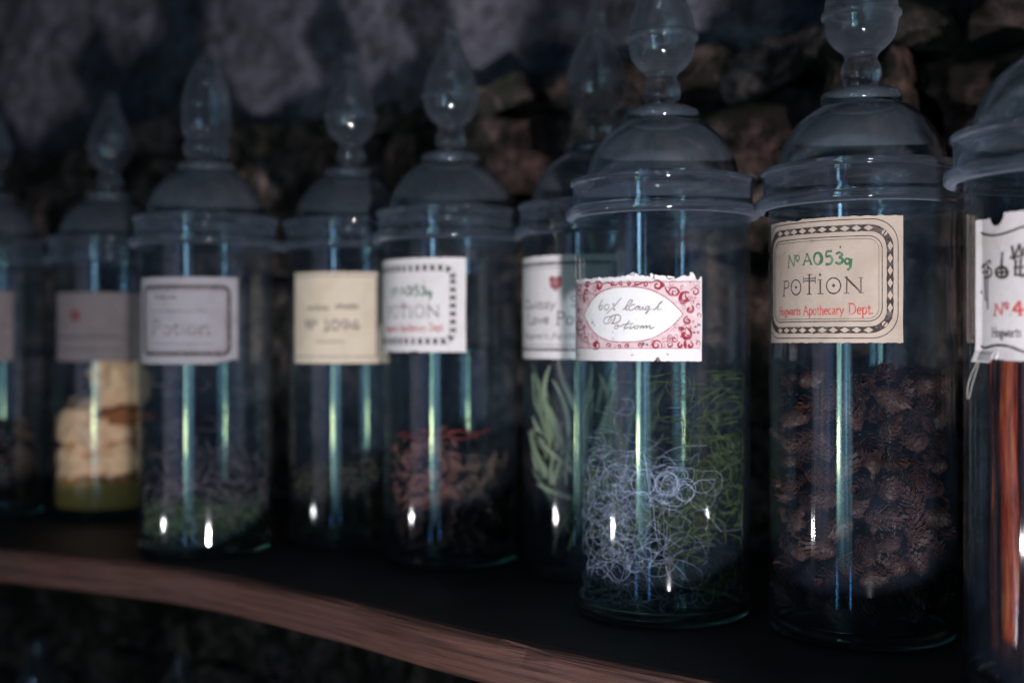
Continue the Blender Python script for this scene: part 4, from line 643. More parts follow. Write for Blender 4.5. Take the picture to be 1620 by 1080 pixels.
# local axes of the wall: x along, y into the wall, z up, origin 6 cm behind the face and 0.75 below the shelf
def wl(s, depth, z):
    return (s, depth - .06, z + .75)
def rock(seed, sx, sy, sz, n=7, amp=.22):
    """a rough block with rounded, chipped faces, unit centred, size sx sy sz"""
    vs, fs, idx = [], [], {}
    def vid(p):
        k = tuple(round(c, 5) for c in p)
        if k not in idx:
            idx[k] = len(vs)
            q = Vector(p)
            # round the corners of the block a little
            m = max(abs(c) for c in q)
            sph = q.normalized() * m
            q = q.lerp(sph, .22)
            q = Vector((q.x * sx, q.y * sy, q.z * sz))
            o = Vector((seed * 7.3, seed * 3.1, seed * 1.7))
            d = noise.noise_vector(q * 22 + o) * (amp * min(sx, sy, sz)) + noise.noise_vector(q * 70 + o) * (.010 * 1.0)
            vs.append(tuple(q + d))
        return idx[k]
    for ax in range(3):
        for sg in (-.5, .5):
            for i in range(n):
                for j in range(n):
                    q = []
                    for a, b in ((i, j), (i + 1, j), (i + 1, j + 1), (i, j + 1)):
                        p = [0, 0, 0]
                        p[ax] = sg
                        p[(ax + 1) % 3] = a / n - .5
                        p[(ax + 2) % 3] = b / n - .5
                        q.append(vid(p))
                    if sg < 0:
                        q.reverse()
                    fs.append(q)
    return mesh('stone', vs, fs, True)
rocks = [rock(k + 1, .15 + .02 * (k % 3), .10, .082, 8) for k in range(9)]
slabs = [rock(k + 21, .19 + .02 * (k % 3), .11, .034, 8, .3) for k in range(5)]
def stone(me, s, depth, z, sc=(1, 1, 1), tilt=0):
    o = obj('stone', me, M['stone'], wall)
    o.location = wl(s, depth, z)
    o.scale = sc
    o.rotation_euler = (R(random.uniform(-12, 12)), R(tilt + random.uniform(-6, 6)), R(random.uniform(-12, 12)))
    return o
LEDGE = .449
k = 0
for row in range(13):
    z = LEDGE - .030 - .041 - row * .080
    s = -1.75 + (row % 2) * .08 + random.uniform(-.03, .03)
    while s < .72:
        wdt = random.choice((.08, .12, .17))
        me = rocks[(k * 5 + row) % len(rocks)]
        if not (row > 9 and random.random() < .2):
            stone(me, s + wdt / 2, .035 + random.uniform(-.016, .020), z + random.uniform(-.014, .014),
                  (wdt / .165 * random.uniform(.85, 1.1), 1, random.uniform(.72, 1.12)), random.uniform(-2, 2))
        s += wdt + .004
        k += 1
s = -1.75
k = 0
while s < .72:
    wdt = random.choice((.15, .19, .22))
    stone(slabs[k % 5], s + wdt / 2, .030 + random.uniform(-.012, .018), LEDGE - .012 + random.uniform(-.006, .006), (wdt / .2, 1, random.uniform(.8, 1.15)), random.uniform(-2.5, 2.5))
    s += wdt
    k += 1
# plaster above the ledge
vs, fs = [], []
NX, NZ = 220, 64
for i in range(NX + 1):
    for j in range(NZ + 1):
        s = -1.8 + 2.6 * i / NX
        z = LEDGE - .01 + .50 * j / NZ
        d = .020 + .016 * noise.noise((s * 6, z * 6, 3.3)) + .008 * noise.noise((s * 22, z * 22, 8.1)) + .004 * noise.noise((s * 70, z * 70, 2))
        vs.append(wl(s, d, z))
for i in range(NX):
    for j in range(NZ):
        a = i * (NZ + 1) + j
        fs.append((a, a + NZ + 1, a + NZ + 2, a + 1))
n0 = len(vs)
obj('plaster', mesh('plaster', vs, fs, True), M['plaster'], wall)
vs = [wl(x, y, z) for x in (-1.8, .8) for y in (.06, .12) for z in (-.75, .9)]
fs = [(0, 1, 3, 2), (4, 6, 7, 5), (0, 4, 5, 1), (2, 3, 7, 6), (0, 2, 6, 4), (1, 5, 7, 3)]
obj('mortar', mesh('mortar', vs, fs), M['mortar'], wall)

# ------------------------------------------------------------------ the shelf
edge = [(-1.35, 1.27), (-.95, 1.16), (-.70, 1.105), (-.459, 1.022), (-.267, .932), (-.133, .826), (-.028, .728), (.081, .642), (.25, .520), (.45, .375), (.70, .19)]
edge = smooth_profile(edge, 6)
def shelf_mesh(edge, thick):
    """cross-section swept along the front edge; the back edge is the wall"""
    vs, fs, mi = [], [], []
    cols = []
    for i, (x, y) in enumerate(edge):
        a = Vector(edge[max(0, i - 1)]); b = Vector(edge[min(len(edge) - 1, i + 1)])
        t = (b - a).normalized()
        nrm = Vector((t.y, -t.x))           # outwards (towards the camera)
        if nrm.y > 0:
            nrm = -nrm
        wob = .0015 * noise.noise((x * 9, y * 9, 0))
        chip = max(0, noise.noise((x * 45, y * 45, 4)) - .25) * .006
        p = Vector((x, y)) + nrm * wob
        bk = WN.to_2d() * (WALL + .05) + WD.to_2d() * (Vector((x, y)).dot(WD.to_2d()))
        sec = [(bk, 0), (p - nrm * .011, 0), (p - nrm * .0055, -.0004 - chip * .2), (p - nrm * (.002 + chip), -.0024 - chip * .4), (p - nrm * chip * .4, -.0062 - chip),
               (p + nrm * .0006, -.014), (p, -thick * .72), (p - nrm * .0008, -thick + .0035), (p - nrm * .004, -thick), (bk, -thick)]
        cols.append([(q.x, q.y, z) for q, z in sec])
    m = len(cols[0])
    for c in cols:
        vs += c
    for i in range(len(cols) - 1):
        for j in range(m):
            j2 = (j + 1) % m
            fs.append((i * m + j, (i + 1) * m + j, (i + 1) * m + j2, i * m + j2))
            mi.append(0 if j in (0, 8, 9) else 1)
    me = mesh('wooden_shelf', vs, fs)
    me.materials.append(M['paint'])
    me.materials.append(M['wood'])
    me.polygons.foreach_set('material_index', mi)
    bm = bmesh.new(); bm.from_mesh(me)
    bmesh.ops.recalc_face_normals(bm, faces=bm.faces)
    bm.to_mesh(me); bm.free()
    return me
tag(obj('wooden_shelf', shelf_mesh(edge, .0305), None), 'black topped wooden shelf board with worn reddish brown front edge under the jars', 'shelf')
edge2 = [(x, y + .03) for x, y in edge]
low = obj('wooden_shelf', shelf_mesh(edge2, .0305), None)
LOWZ = -.588
low.location.z = LOWZ
tag(low, 'dark lower shelf board in shadow beneath the jars and upper shelf', 'shelf')

# ------------------------------------------------------------------ the jars
lid_prof_out = smooth_profile([(.0228, .3405), (.0300, .3375), (.0395, .3300), (.0470, .3195), (.0515, .3085), (.0535, .2985)], 4)
lid_prof_in = [(max(.001, r - .0022), z - .0016) for r, z in lid_prof_out][::-1]
me_dome = mesh('lid', *lathe(lid_prof_out + [(.0535, .2968), (.0512, .2962)] + lid_prof_in + [(.012, .3450), (.012, .3494), (.0218, .3490), (.0248, .3474), (.0256, .3446), (.0252, .3412), (.0240, .3398)], 72, True), True)
rim_o = [(.0540, .2984), (.0590, .2986), (.0632, .2986), (.0638, .2984), (.0641, .2979), (.0641, .2958), (.0638, .2952), (.0630, .2948), (.0626, .2943), (.0624, .2935), (.0623, .2880), (.0623, .2815), (.0625, .2801), (.0632, .2794), (.0655, .2791), (.0668, .2787), (.0673, .2779), (.0674, .2765), (.0674, .2742), (.0671, .2728), (.0662, .2719), (.0640, .2714), (.0618, .2714)]
rim_i = [(.0612, .2760), (.0600, .2850), (.0596, .2920), (.0585, .2945), (.0540, .2950)]
me_rim = mesh('lid_rim', *lathe(rim_o + rim_i, 80, True), True)
fin_o = smooth_profile([(.0100, .3465), (.0107, .3510), (.0112, .3540), (.0124, .3562), (.0129, .3605), (.0124, .3650), (.0106, .3688), (.0103, .3712), (.0122, .3748), (.0165, .3785), (.0205, .3835), (.0226, .3895), (.0234, .3955),
                        (.0250, .3972), (.0254, .3986), (.0250, .4000), (.0234, .4016), (.0228, .4070), (.0212, .4140), (.0184, .4220), (.0150, .4295), (.0118, .4365), (.0092, .4430), (.0074, .4490), (.0066, .4530), (.0066, .4560), (.0050, .4585), (0, .4592)], 3)
fin_i = [(max(0, r - .0024), z) for r, z in fin_o if .374 < z < .440][::-1]
fin_i = [(0, .4405)] + fin_i + [(0, .3735)]
v1, f1 = lathe([(0, .3465)] + fin_o, 56)
v2, f2 = lathe(fin_i, 56)
me_fin = mesh('finial', v1 + v2, f1 + [tuple(i + len(v1) for i in f) for f in f2], True)
# second finial kind: fat waist, straighter flame
fin_b = smooth_profile([(.0120, .3465), (.0150, .3510), (.0190, .3560), (.0205, .3610), (.0200, .3660), (.0184, .3690), (.0186, .3720), (.0212, .3770), (.0222, .3850), (.0218, .3930), (.0212, .3975), (.0220, .3995), (.0216, .4030),
                        (.0202, .4130), (.0172, .4240), (.0132, .4330), (.0100, .4390), (.0085, .4425), (.0070, .4455), (0, .4468)], 3)
fb_i = [(0, .4370)] + [(max(0, r - .0024), z) for r, z in fin_b if .356 < z < .435][::-1] + [(0, .3545)]
v1, f1 = lathe([(0, .3465)] + fin_b, 56)
v2, f2 = lathe(fb_i, 56)
me_fin_b = mesh('finial', v1 + v2, f1 + [tuple(i + len(v1) for i in f) for f in f2], True)
for me in (me_dome, me_rim, me_fin, me_fin_b):
    bm = bmesh.new(); bm.from_mesh(me)
    bmesh.ops.recalc_face_normals(bm, faces=bm.faces)
    if me in (me_fin, me_fin_b):
        # inner bubble faces inwards
        for f in bm.faces:
            c = f.calc_center_median()
    bm.to_mesh(me); bm.free()

def flip_inner(me, n_outer_faces):
    bm = bmesh.new(); bm.from_mesh(me)
    bm.faces.ensure_lookup_table()
    bmesh.ops.reverse_faces(bm, faces=bm.faces[n_outer_faces:])
    bm.to_mesh(me); bm.free()
for me, prof in ((me_fin, [(0, 0)] + fin_o), (me_fin_b, [(0, 0)] + fin_b)):
    flip_inner(me, (len(prof) - 1) * 56)

def body_mesh(r):
    t = .0026
    o = smooth_profile([(r - .0005, .0085), (r, .012), (r, .10), (r, .20), (r, .285), (r - .0004, .2925), (r - .0012, .2935)], 2)
    i = [(q - t, z) for q, z in o][::-1]
    return mesh('glass_body', *lathe(o + i, 80, True), True)
def base_mesh(r):
    return mesh('glass_base', *lathe([(0, .0012), (r - .010, .0012), (r - .006, .0002), (r - .0025, .0004), (r - .0006, .0022), (r - .0002, .0050), (r - .0006, .0082), (r - .0030, .0100), (r - .0080, .0082), (0, .0078)], 80), True)

JAR_GROUP = 'apothecary jars along the shelf'
def make_jar(x, y, z, r, label, group, fin=me_fin, tilt=0, full=True, spin=0):
    j = empty('apothecary_jar', (x, y, z))
    tag(j, label, 'jar', group)
    obj('glass_body', body_mesh(r), M['glass'], j)
    obj('glass_base', base_mesh(r), M['base'], j)
    obj('lid_rim', me_rim, M['rim'], j).rotation_euler = (0, 0, spin)
    lid = obj('lid', me_dome, M['dome'], j)
    lid.rotation_euler = (0, 0, spin + .4)
    f = obj('finial', fin, M['finial'], lid)
    f.rotation_euler = (0, R(tilt), 0)
    f.location.x = -.36 * math.sin(R(tilt)) * 1.0
    j['r'] = r
    return j

def paper(j, r_mm, a0, top, bot, u0, u1, mat, n=110, rows=6, name='paper_label', lift=.35, edge_curl=None):
    """curved sheet of paper with its own thickness; top(u), bot(u) are its torn edges in mm"""
    pr = Print(r_mm, a0, lift)
    vs, fs = [], []
    for side in (0, 1):
        for i in range(n + 1):
            u = u0 + (u1 - u0) * i / n
            t, b = top(u), bot(u)
            for k in range(rows + 1):
                v = b + (t - b) * k / rows
                cr = edge_curl(u, v) if edge_curl else 0
                cr += .12 * (noise.noise((u * .12, v * .12, r_mm)) + .5)
                uu = u
                if i in (0, n):
                    uu += .5 * noise.noise((v * .45, u, 3.1)) + .25 * noise.noise((v * 1.6, u, 1.1))
                vs.append(pr.P(uu, v, cr + (-.22 if side else 0)))
    m = (n + 1) * (rows + 1)
    for i in range(n):
        for k in range(rows):
            a = i * (rows + 1) + k
            b = a + rows + 1
            fs.append((a, b, b + 1, a + 1))
            fs.append((m + a, m + a + 1, m + b + 1, m + b))
    for i in range(n):
        a = i * (rows + 1); b = a + rows + 1
        fs.append((a, m + a, m + b, b))
        a += rows; b += rows
        fs.append((a, b, m + b, m + a))
    for k in range(rows):
        a = k; fs.append((a, a + 1, m + a + 1, m + a))
        a = n * (rows + 1) + k; fs.append((a, m + a, m + a + 1, a + 1))
    return obj(name, mesh(name, vs, fs, False), mat, j)

def torn(base, amp, seed, f=.35, chips=()):
    def g(u):
        h = base + amp * noise.noise((u * f, seed, 0)) + .45 * amp * noise.noise((u * f * 4, seed, 5))
        for c, wd, d in chips:
            if abs(u - c) < wd:
                h += d * (1 - (abs(u - c) / wd) ** 2)
        return h
    return g
INK = .62       # print height over the glass in mm, just proud of the paper

def round_rect(u0, u1, v0, v1, rad, n=6):
    p = []
    for cx, cyy, a in ((u1 - rad, v1 - rad, 0), (u0 + rad, v1 - rad, 90), (u0 + rad, v0 + rad, 180), (u1 - rad, v0 + rad, 270)):
        for i in range(n + 1):
            t = R(a + 90 * i / n)
            p.append((cx + rad * math.cos(t), cyy + rad * math.sin(t)))
    p.append(p[0])
    return p

def diamond_label(lab, r_mm, a0, du, dv, mats, paper_mat, dash=False, umin=-47.5):
    """the numbered label: dark band set with pale diamonds between two fine rules"""
    c = -3.9 + du
    def clipu(lst):
        return lst
    b = Print(r_mm, a0, INK)
    def rr(hw, t, bt, rad, wd):
        pts = round_rect(c - hw, c + hw, bt + dv, t + dv, rad, 8)
        # only the run that lies on the paper
        run = []
        q = []
        for a_, b_ in zip(pts, pts[1:]):
            k = max(1, int(math.hypot(b_[0] - a_[0], b_[1] - a_[1]) / 1.5))
            for i in range(k):
                q.append((a_[0] + (b_[0] - a_[0]) * i / k, a_[1] + (b_[1] - a_[1]) * i / k))
        q.append(pts[-1])
        for p in q:
            if p[0] > umin + du + .8:
                run.append(p)
            else:
                if len(run) > 1:
                    b.ribbon(run, wd)
                run = []
        if len(run) > 1:
            b.ribbon(run, wd)
    rr(47.9, 260.3, 189.0, 15, .5)
    rr(43.1, 255.1, 193.9, 12, 4.0)
    rr(38.5, 250.3, 199.1, 8, .5)
    rr(36.6, 248.6, 200.7, 6.5, .22)
    b.build('label_border', mats[0], lab)
    d = Print(r_mm, a0, INK + .14)
    def dia(u, v, wu, wv):
        d.poly([(u - wu, v), (u, v + wv), (u + wu, v), (u, v - wv)])
    for i in range(10):
        u = -34.4 + i * 6.79 + du
        dia(u, 255.1 + dv, 2.8, 1.7)
        dia(u, 193.9 + dv, 2.8, 1.7)
    for i in range(6):
        dia(39.2 + du, 244.2 + dv - i * 7.4, 1.6, 2.9)
    for cu, cv in ((35.9, 252.0), (36.0, 197.4)):
        ring = [(cu + du + 1.7 * math.cos(t * .5236), cv + dv + 1.7 * math.sin(t * .5236)) for t in range(12)]
        d.poly(ring)
    d.build('border_diamond', paper_mat, lab)
    for cu, cv in ((35.9, 252.0), (36.0, 197.4)):
        e = Print(r_mm, a0, INK + .26)
        e.ribbon([(cu + du - .9, cv + dv - 1.3), (cu + du + .9, cv + dv + 1.3)], .7)
        e.build('border_screw_slot', mats[0], lab)
    Print(r_mm, a0, INK).strokes(PRINT['J7_green'], du, dv).build('number_lettering', mats[1], lab)
    p = Print(r_mm, a0, INK).strokes(PRINT['J7_dark'], du, dv, False, .88)
    for q in PRINT['J7_dia']:
        p.poly([(a + du, b_ + dv) for a, b_ in q])
    p.build('title_lettering', mats[2], lab)
    t = Print(r_mm, a0, INK)
    word(t, 'Hogwarts', -35.8 + du, -15.4 + du, 203.6 + dv, 5.0, .55)
    word(t, 'Apothecary', -13.6 + du, 12.8 + du, 203.4 + dv, 5.6, .62)
    word(t, 'Dept.', 15.2 + du, 29.6 + du, 203.4 + dv, 6.4, .72)
    t.build('small_lettering', mats[3], lab)

# --- positions (x, y) and glass radius of each jar on the shelf
random.seed(4)
J0 = make_jar(-.573, 1.245, 0, .060, 'glass jar cut by the left picture edge, dim grey label, dark bark inside', JAR_GROUP, spin=.3)
J1 = make_jar(-.440, 1.245, 0, .060, 'far glass jar holding peach coloured lumps over a yellow layer', JAR_GROUP, tilt=1.6, spin=1.1)
J2 = make_jar(-.278, 1.035, 0, .0595, 'glass jar with grey black-framed label, mauve fluff and green moss inside', JAR_GROUP, fin=me_fin_b, spin=2.0)
J3 = make_jar(-.152, 1.073, 0, .0595, 'glass jar with square cream yellow label and dark moss at its bottom', JAR_GROUP, tilt=.5, spin=2.9)
J4 = make_jar(-.053, .985, 0, .0585, 'glass jar with white check bordered label above pinkish dried petals', JAR_GROUP, spin=3.7)
J5 = make_jar(.069, .934, 0, .0605, 'glass jar with red crest on white label, long grey-green leaves inside', JAR_GROUP, spin=4.4)
J6 = make_jar(.105, .796, 0, .0605, 'front glass jar with red scrollwork label reading Cough Potion, curly white fibres inside', JAR_GROUP, tilt=-.4, spin=5.2)
J7 = make_jar(.227, .740, 0, .0587, 'glass jar with beige diamond bordered label, full of small brown cones', JAR_GROUP, spin=5.9)
J8 = make_jar(.300, .602, 0, .0570, 'glass jar cut by the right picture edge, torn white scroll label, red sticks inside', JAR_GROUP, spin=.9)

# --- label of the front jar: red scrollwork round a white pointed oval
r6 = 60.5
lab = paper(J6, r6, -123.5, torn(229.3, 1.2, 1.0, .30, ((8, 5, 2.2), (22, 3, -2.2), (-30, 4, -1.2), (34, 6, -2.0), (47, 2.4, 2.4), (50.5, 2.2, -2.5))),
            torn(174.2, .35, 2.0, .4, ((24.5, 2.0, 1.8),)), -55.5, 53.6, M['paper_white'])
lab['label'] = 'white paper label with torn top edge'
lens = []
for i in range(41):
    t = -1 + 2 * i / 40
    lens.append((3 + 37.4 * t, 204.6 + 17.6 * (1 - abs(t) ** 2.6)))
low_l = [(u, 2 * 204.6 - v) for u, v in lens][::-1]
def lens_half(u):
    t = (u - 3) / 37.4
    return 0 if abs(t) >= 1 else 17.6 * (1 - abs(t) ** 2.6)
wash = Print(r6, -123.5, .60)
def wash_cells(fn_lo, fn_hi):
    n = 90
    base = len(wash.v)
    for i in range(n + 1):
        u = -54 + 106.5 * i / n
        lo, hi = fn_lo(u), fn_hi(u)
        for k in range(4):
            wash.v.append(wash.P(u, lo + (hi - lo) * k / 3))
    for i in range(n):
        for k in range(3):
            a = base + i * 4 + k
            wash.f.append((a, a + 4, a + 5, a + 1))
wash_cells(lambda u: 204.6 + lens_half(u), lambda u: 226.2 + .8 * noise.noise((u * .3, 9, 0)))
wash_cells(lambda u: 182.2, lambda u: 204.6 - lens_half(u))
wash.build('pink_ground', M['wash'], lab)
oval = Print(r6, -123.5, .68)
n = 60
for i in range(n + 1):
    u = 3 - 37.4 + 74.8 * i / n
    h = lens_half(u)
    for k in range(5):
        oval.v.append(oval.P(u, 204.6 + h * (k / 2 - 1)))
for i in range(n):
    for k in range(4):
        a = i * 5 + k
        oval.f.append((a, a + 5, a + 6, a + 1))
oval.build('white_oval', M['paper_lens'], lab)
sc = Print(r6, -123.5, .76)
sc.strokes(PRINT['J6_scroll'], 0, 0, True, .74)
random.seed(88)
for _ in range(300):
    u, v = random.uniform(-52, 51), random.uniform(183.6, 224.6)
    if abs(v - 204.6) < lens_half(u) + 2.6:
        continue
    q, a, dr = random.uniform(.9, 2.4), random.uniform(0, 6.28), random.choice((-1, 1))
    sc.ribbon([(u + q * (1 - .07 * i) * math.cos(a + dr * i * .62), v + q * (1 - .07 * i) * math.sin(a + dr * i * .62)) for i in range(11)], random.uniform(.18, .42), False, True)
sc.ribbon([(-53, 225.4), (52, 225.6)], .28)
sc.ribbon([(-53, 182.4), (52, 182.6)], .28)
sc.build('scrollwork', M['ink_scroll'], lab)
dots = Print(r6, -123.5, .80)
def lens_pts(n):
    P_ = lens + low_l
    out = []
    acc = 0
    for a, b in zip(P_, P_[1:]):
        L = math.hypot(b[0] - a[0], b[1] - a[1])
        acc += L
        if acc >= n:
            acc = 0
            out.append((b, (b[0] - a[0]) / (L or 1), (b[1] - a[1]) / (L or 1)))
    return out
fine_lens = []
for i in range(321):
    t = -1 + 2 * i / 320
    fine_lens.append((3 + 37.9 * t, 204.6 + 18.1 * (1 - abs(t) ** 2.6)))
fine_all = fine_lens + [(u, 409.2 - v) for u, v in fine_lens][::-1]
acc = 0
for a, b in zip(fine_all, fine_all[1:]):
    L = math.hypot(b[0] - a[0], b[1] - a[1])
    acc += L
    if acc > 1.45:
        acc = 0
        if noise.noise((b[0] * .15, b[1] * .15, 6)) > -.32:
            tx, ty = (b[0] - a[0]) / L, (b[1] - a[1]) / L
            dots.poly([(b[0] - tx * .42 - ty * .36, b[1] - ty * .42 + tx * .36), (b[0] + tx * .42 - ty * .36, b[1] + ty * .42 + tx * .36), (b[0] + tx * .42 + ty * .36, b[1] + ty * .42 - tx * .36), (b[0] - tx * .42 + ty * .36, b[1] - ty * .42 - tx * .36)])
dots.ribbon(fine_all, .16)
dots.build('oval_dotted_line', M['ink_scroll'], lab)
Print(r6, -123.5, .84).strokes(PRINT['J6_ink'], 0, 0, False, .72).build('handwriting', M['ink_brown'], lab)
# scuffs where the print has flaked down to dark spots
scf = Print(r6, -123.5, .86)
random.seed(8)
for u, v, s in ((-24, 199.5, 1.3), (-22, 197.6, .8), (-24.6, 201.3, .6), (24.6, 175.3, 1.9), (15, 185.3, 1.7), (18, 184.8, 1.2), (51.2, 197.6, 1.6), (49.0, 196.4, 1.1), (50.8, 193, 1.3), (48.2, 192.6, 1.0), (8, 178, .6), (-44, 177.4, .9), (31, 178.6, .7), (-6, 193.0, .7), (32, 186, 1.0), (2.5, 194.2, .5)):
    scf.poly([(u + s * random.uniform(.5, 1.2) * math.cos(t * .7), v + .8 * s * random.uniform(.4, 1.1) * math.sin(t * .7)) for t in range(9)])
scf.build('flaked_spot', M['ink_grey'], lab)['kind'] = 'stuff'
# torn flakes of paper standing off the top edge
fl_v, fl_f = [], []
pr = Print(r6, -123.5, .5)
random.seed(21)
for u, h, wd in ((6, 3.0, 4.5), (11, 3.8, 3.5), (14, 2.6, 3), (21, 3.4, 2.0), (24, 2.6, 3.5), (28, 2.2, 4), (33, 1.8, 4), (46.5, 4.2, 2.4), (-16, 1.8, 7), (-30, 1.6, 8), (-44, 1.6, 5)):
    b0 = len(fl_v)
    for i in range(5):
        uu = u + wd * (i / 4 - .5)
        for k in range(3):
            hh = h * (k / 2) * (1 - .7 * abs(i / 4 - .5)) * random.uniform(.7, 1.15)
            fl_v.append(pr.P(uu + random.uniform(-.5, .5) * k, 227.8 + hh, .25 + .9 * (k / 2) ** 2 * random.uniform(.2, 1.5)))
    for i in range(4):
        for k in range(2):
            a = b0 + i * 3 + k
            fl_f.append((a, a + 3, a + 4, a + 1))
obj('torn_flake', mesh('torn_flake', fl_v, fl_f), M['paper_white'], lab)

# --- label of the cone jar
r7 = 58.7
lab = paper(J7, r7, -129, torn(262.4, .5, 7.0, .25, ((-20, 6, -.6),)), torn(186.2, .5, 8.0, .3), -49.5, 47.2, M['paper_beige'])
lab['label'] = 'beige paper label with dark diamond border'
diamond_label(lab, r7, -129, 0, 0, (M['ink_black'], M['ink_green'], M['ink_black'], M['ink_red']), M['paper_beige'], umin=-49.5)

# --- torn scroll label of the right-hand jar
r8 = 57.0
def top8(u):
    h = 250.0 + .6 * noise.noise((u * .6, 2, 2))
    if -22 < u < -13:
        h -= 4.2 * math.sin(math.pi * (u + 22) / 9) ** .7
    if -13 < u < -1:
        h += 2.2
    if -1 <= u < 1.5:
        h -= 1.5
    if u >= 1.5:
        h += 2.6
    return h
def bot8(u):
    h = 178.4 + .5 * noise.noise((u * .5, 7, 2))
    if u < -19:
        h -= 2.0
    if u > -19:
        h -= 1.2 * math.sin(min(math.pi, (u + 19) * .11))
    return h
def curl8(u, v):
    c = 0
    if u < -28:
        c += .5 * (-28 - u)
    if v < 184:
        c += ((184 - v) / 6) ** 2 * (1.6 if u < -16 else .8)
    return c
lab = paper(J8, r8, -140, top8, bot8, -31.2, 52, M['paper_aged'], 120, 12, edge_curl=curl8)
lab['label'] = 'torn white paper label with scroll outline'
b = Print(r8, -140, INK + .15).strokes(PRINT['J8_line'], 0, 0, False, .7)
b.build('label_border', M['ink_black'], lab)
p = Print(r8, -140, INK + .1).strokes(PRINT['J8_dark'], 0, 0, False, .85)
p.build('title_lettering', M['ink_black'], lab)
p = Print(r8, -140, INK + .1).strokes(PRINT['J8_red'], 0, 0, False, .9)
p.build('number_lettering', M['ink_red'], lab)
p = Print(r8, -140, INK + .1)
word(p, 'Hogwarts', -20.2, -2.9, 189.3, 4.6, .5)
word(p, 'Ap', -.4, 6.5, 189.3, 4.8, .55)
p.build('small_lettering', M['ink_black'], lab)
# rolled corner and the thread loop hanging from it
cv, cf = [], []
pr = Print(r8, -140, .6)
for i in range(7):
    for k in range(8):
        a = k / 7 * 4.6
        rr = 2.6 - .2 * k
        cv.append(pr.P(-29.5 + i * 1.6 + rr * .5 * math.sin(a), 180.5 - .5 * i * .2 + rr * math.cos(a) - 2.2, 1.0 + rr * (1 - math.cos(a)) * .5 + .3 * noise.noise((i, k, 2))))
for i in range(6):
    for k in range(7):
        a = i * 8 + k
        cf.append((a, a + 8, a + 9, a + 1))
obj('rolled_corner', mesh('rolled_corner', cv, cf, True), M['paper_aged'], lab)
tv, tf = [], []
def thp(u, v, d):
    return pr.P(u, v, d)
tube(tv, tf, smooth_profile([thp(-29.5, 176.5, 1.5), thp(-31.5, 172, 2.5), thp(-34.5, 165, 3.5), thp(-36.5, 159, 3), thp(-36.0, 156.8, 3), thp(-34.2, 158.5, 3), thp(-31.0, 166, 3), thp(-28.8, 173, 2), thp(-28.4, 176.8, 1.4)], 5), .00022, 5)
obj('loose_thread', mesh('loose_thread', tv, tf, True), M['thread'], lab)

# --- white check label of the petal jar, like the beige one in design
r4 = 58.5
lab = paper(J4, r4, -122.5, torn(255.4, .6, 17.0, .3), torn(178.4, .8, 18.0, .35, ((-25, 4, 1), (5, 4, 1))), -52, 48.5, M['paper_white'])
lab['label'] = 'white paper label with checked black border'
def check_border(lab, r_mm, a0, c, hw, top, bot, rad, wd, mat, umin):
    b = Print(r_mm, a0, INK)
    pts = round_rect(c - hw, c + hw, bot, top, rad, 8)
    q = []
    for a_, b_ in zip(pts, pts[1:]):
        k = max(1, int(math.hypot(b_[0] - a_[0], b_[1] - a_[1]) / .5))
        for i in range(k):
            q.append((a_[0] + (b_[0] - a_[0]) * i / k, a_[1] + (b_[1] - a_[1]) * i / k))
    acc = 0
    run = []
    for a_, b_ in zip(q, q[1:]):
        acc += math.hypot(b_[0] - a_[0], b_[1] - a_[1])
        if acc % 6.6 < 3.9 and a_[0] > umin:
            run.append(a_)
        else:
            if len(run) > 1:
                b.ribbon(run, wd)
            run = []
    for off in (-wd * .62, wd * .62):
        p2 = [p for p in round_rect(c - hw - off, c + hw + off, bot - off, top + off, max(2, rad + off), 8) if p[0] > umin]
        b.ribbon(p2[:-1] if len(p2) > 40 else p2, .3)
    return b.build('label_border', mat, lab)
check_border(lab, r4, -122.5, -6, 44, 247.0, 187.2, 8, 4.0, M['ink_black'], -47)
Print(r4, -122.5, INK).strokes(PRINT['J7_green'], 3.5, -9, False, 1.0).build('number_lettering', M['ink_green'], lab)
p = Print(r4, -122.5, INK).strokes(PRINT['J7_dark'], 3.5, -9, False, 1.1)
p.build('title_lettering', M['ink_grey'], lab)
t = Print(r4, -122.5, INK)
word(t, 'Hogwarts', -32.3, -12, 195.6, 5.0, .55)
word(t, 'Apothecary', -10, 16, 195.6, 5.6, .6)
word(t, 'Dept.', 18.5, 31, 195.6, 6.2, .65)
t.build('small_lettering', M['ink_red'], lab)

# --- crest label
r5 = 60.5
lab = paper(J5, r5, -121, torn(254.2, .5, 27.0), torn(173.4, .5, 28.0), -54, 50, M['paper_white'])
lab['label'] = 'white paper label with red crest'
b = Print(r5, -121, INK)
b.ribbon([(-52, 247.8), (44, 247.8)], 2.4)
b.ribbon([(-52, 180.6), (44, 180.6)], 2.0)
b.ribbon([(42.8, 248.8), (42.8, 179.8)], 3.4)
b.ribbon([(-52, 244.4), (39, 244.4), (39, 184.0), (-52, 184.0)], .4)
b.build('label_border', M['ink_grey'], lab)
c = Print(r5, -121, INK)
for s in (-1, 1):
    c.poly([(-4.5 + s * 3.0 + 3.1 * math.cos(t * .5236), 235.4 + 2.4 * math.sin(t * .5236)) for t in range(12)])
c.poly([(-10.4, 233.4), (-4.5, 235.0), (1.4, 233.4), (.4, 229.5), (-4.5, 225.6), (-9.4, 229.5)])
c.build('crest', mat_ink('dull_crimson_ink', (.30, .09, .10), .6, (.7, .6, .6)), lab)
p = Print(r5, -121, INK)
word(p, 'Quinsy', -44, -4, 213, 7, 1.0)
word(p, 'S', 8, 14, 214, 8, 1.0)
word(p, 'Love', -38, -10, 201, 7.5, 1.1)
word(p, 'Potion', -4, 34, 200, 10, 1.2)
p.build('title_lettering', M['ink_grey'], lab)
p = Print(r5, -121, INK)
word(p, 'Hogwarts Apothecary', -44, 32, 189.5, 4.5, .5)
p.build('small_lettering', M['ink_grey'], lab)

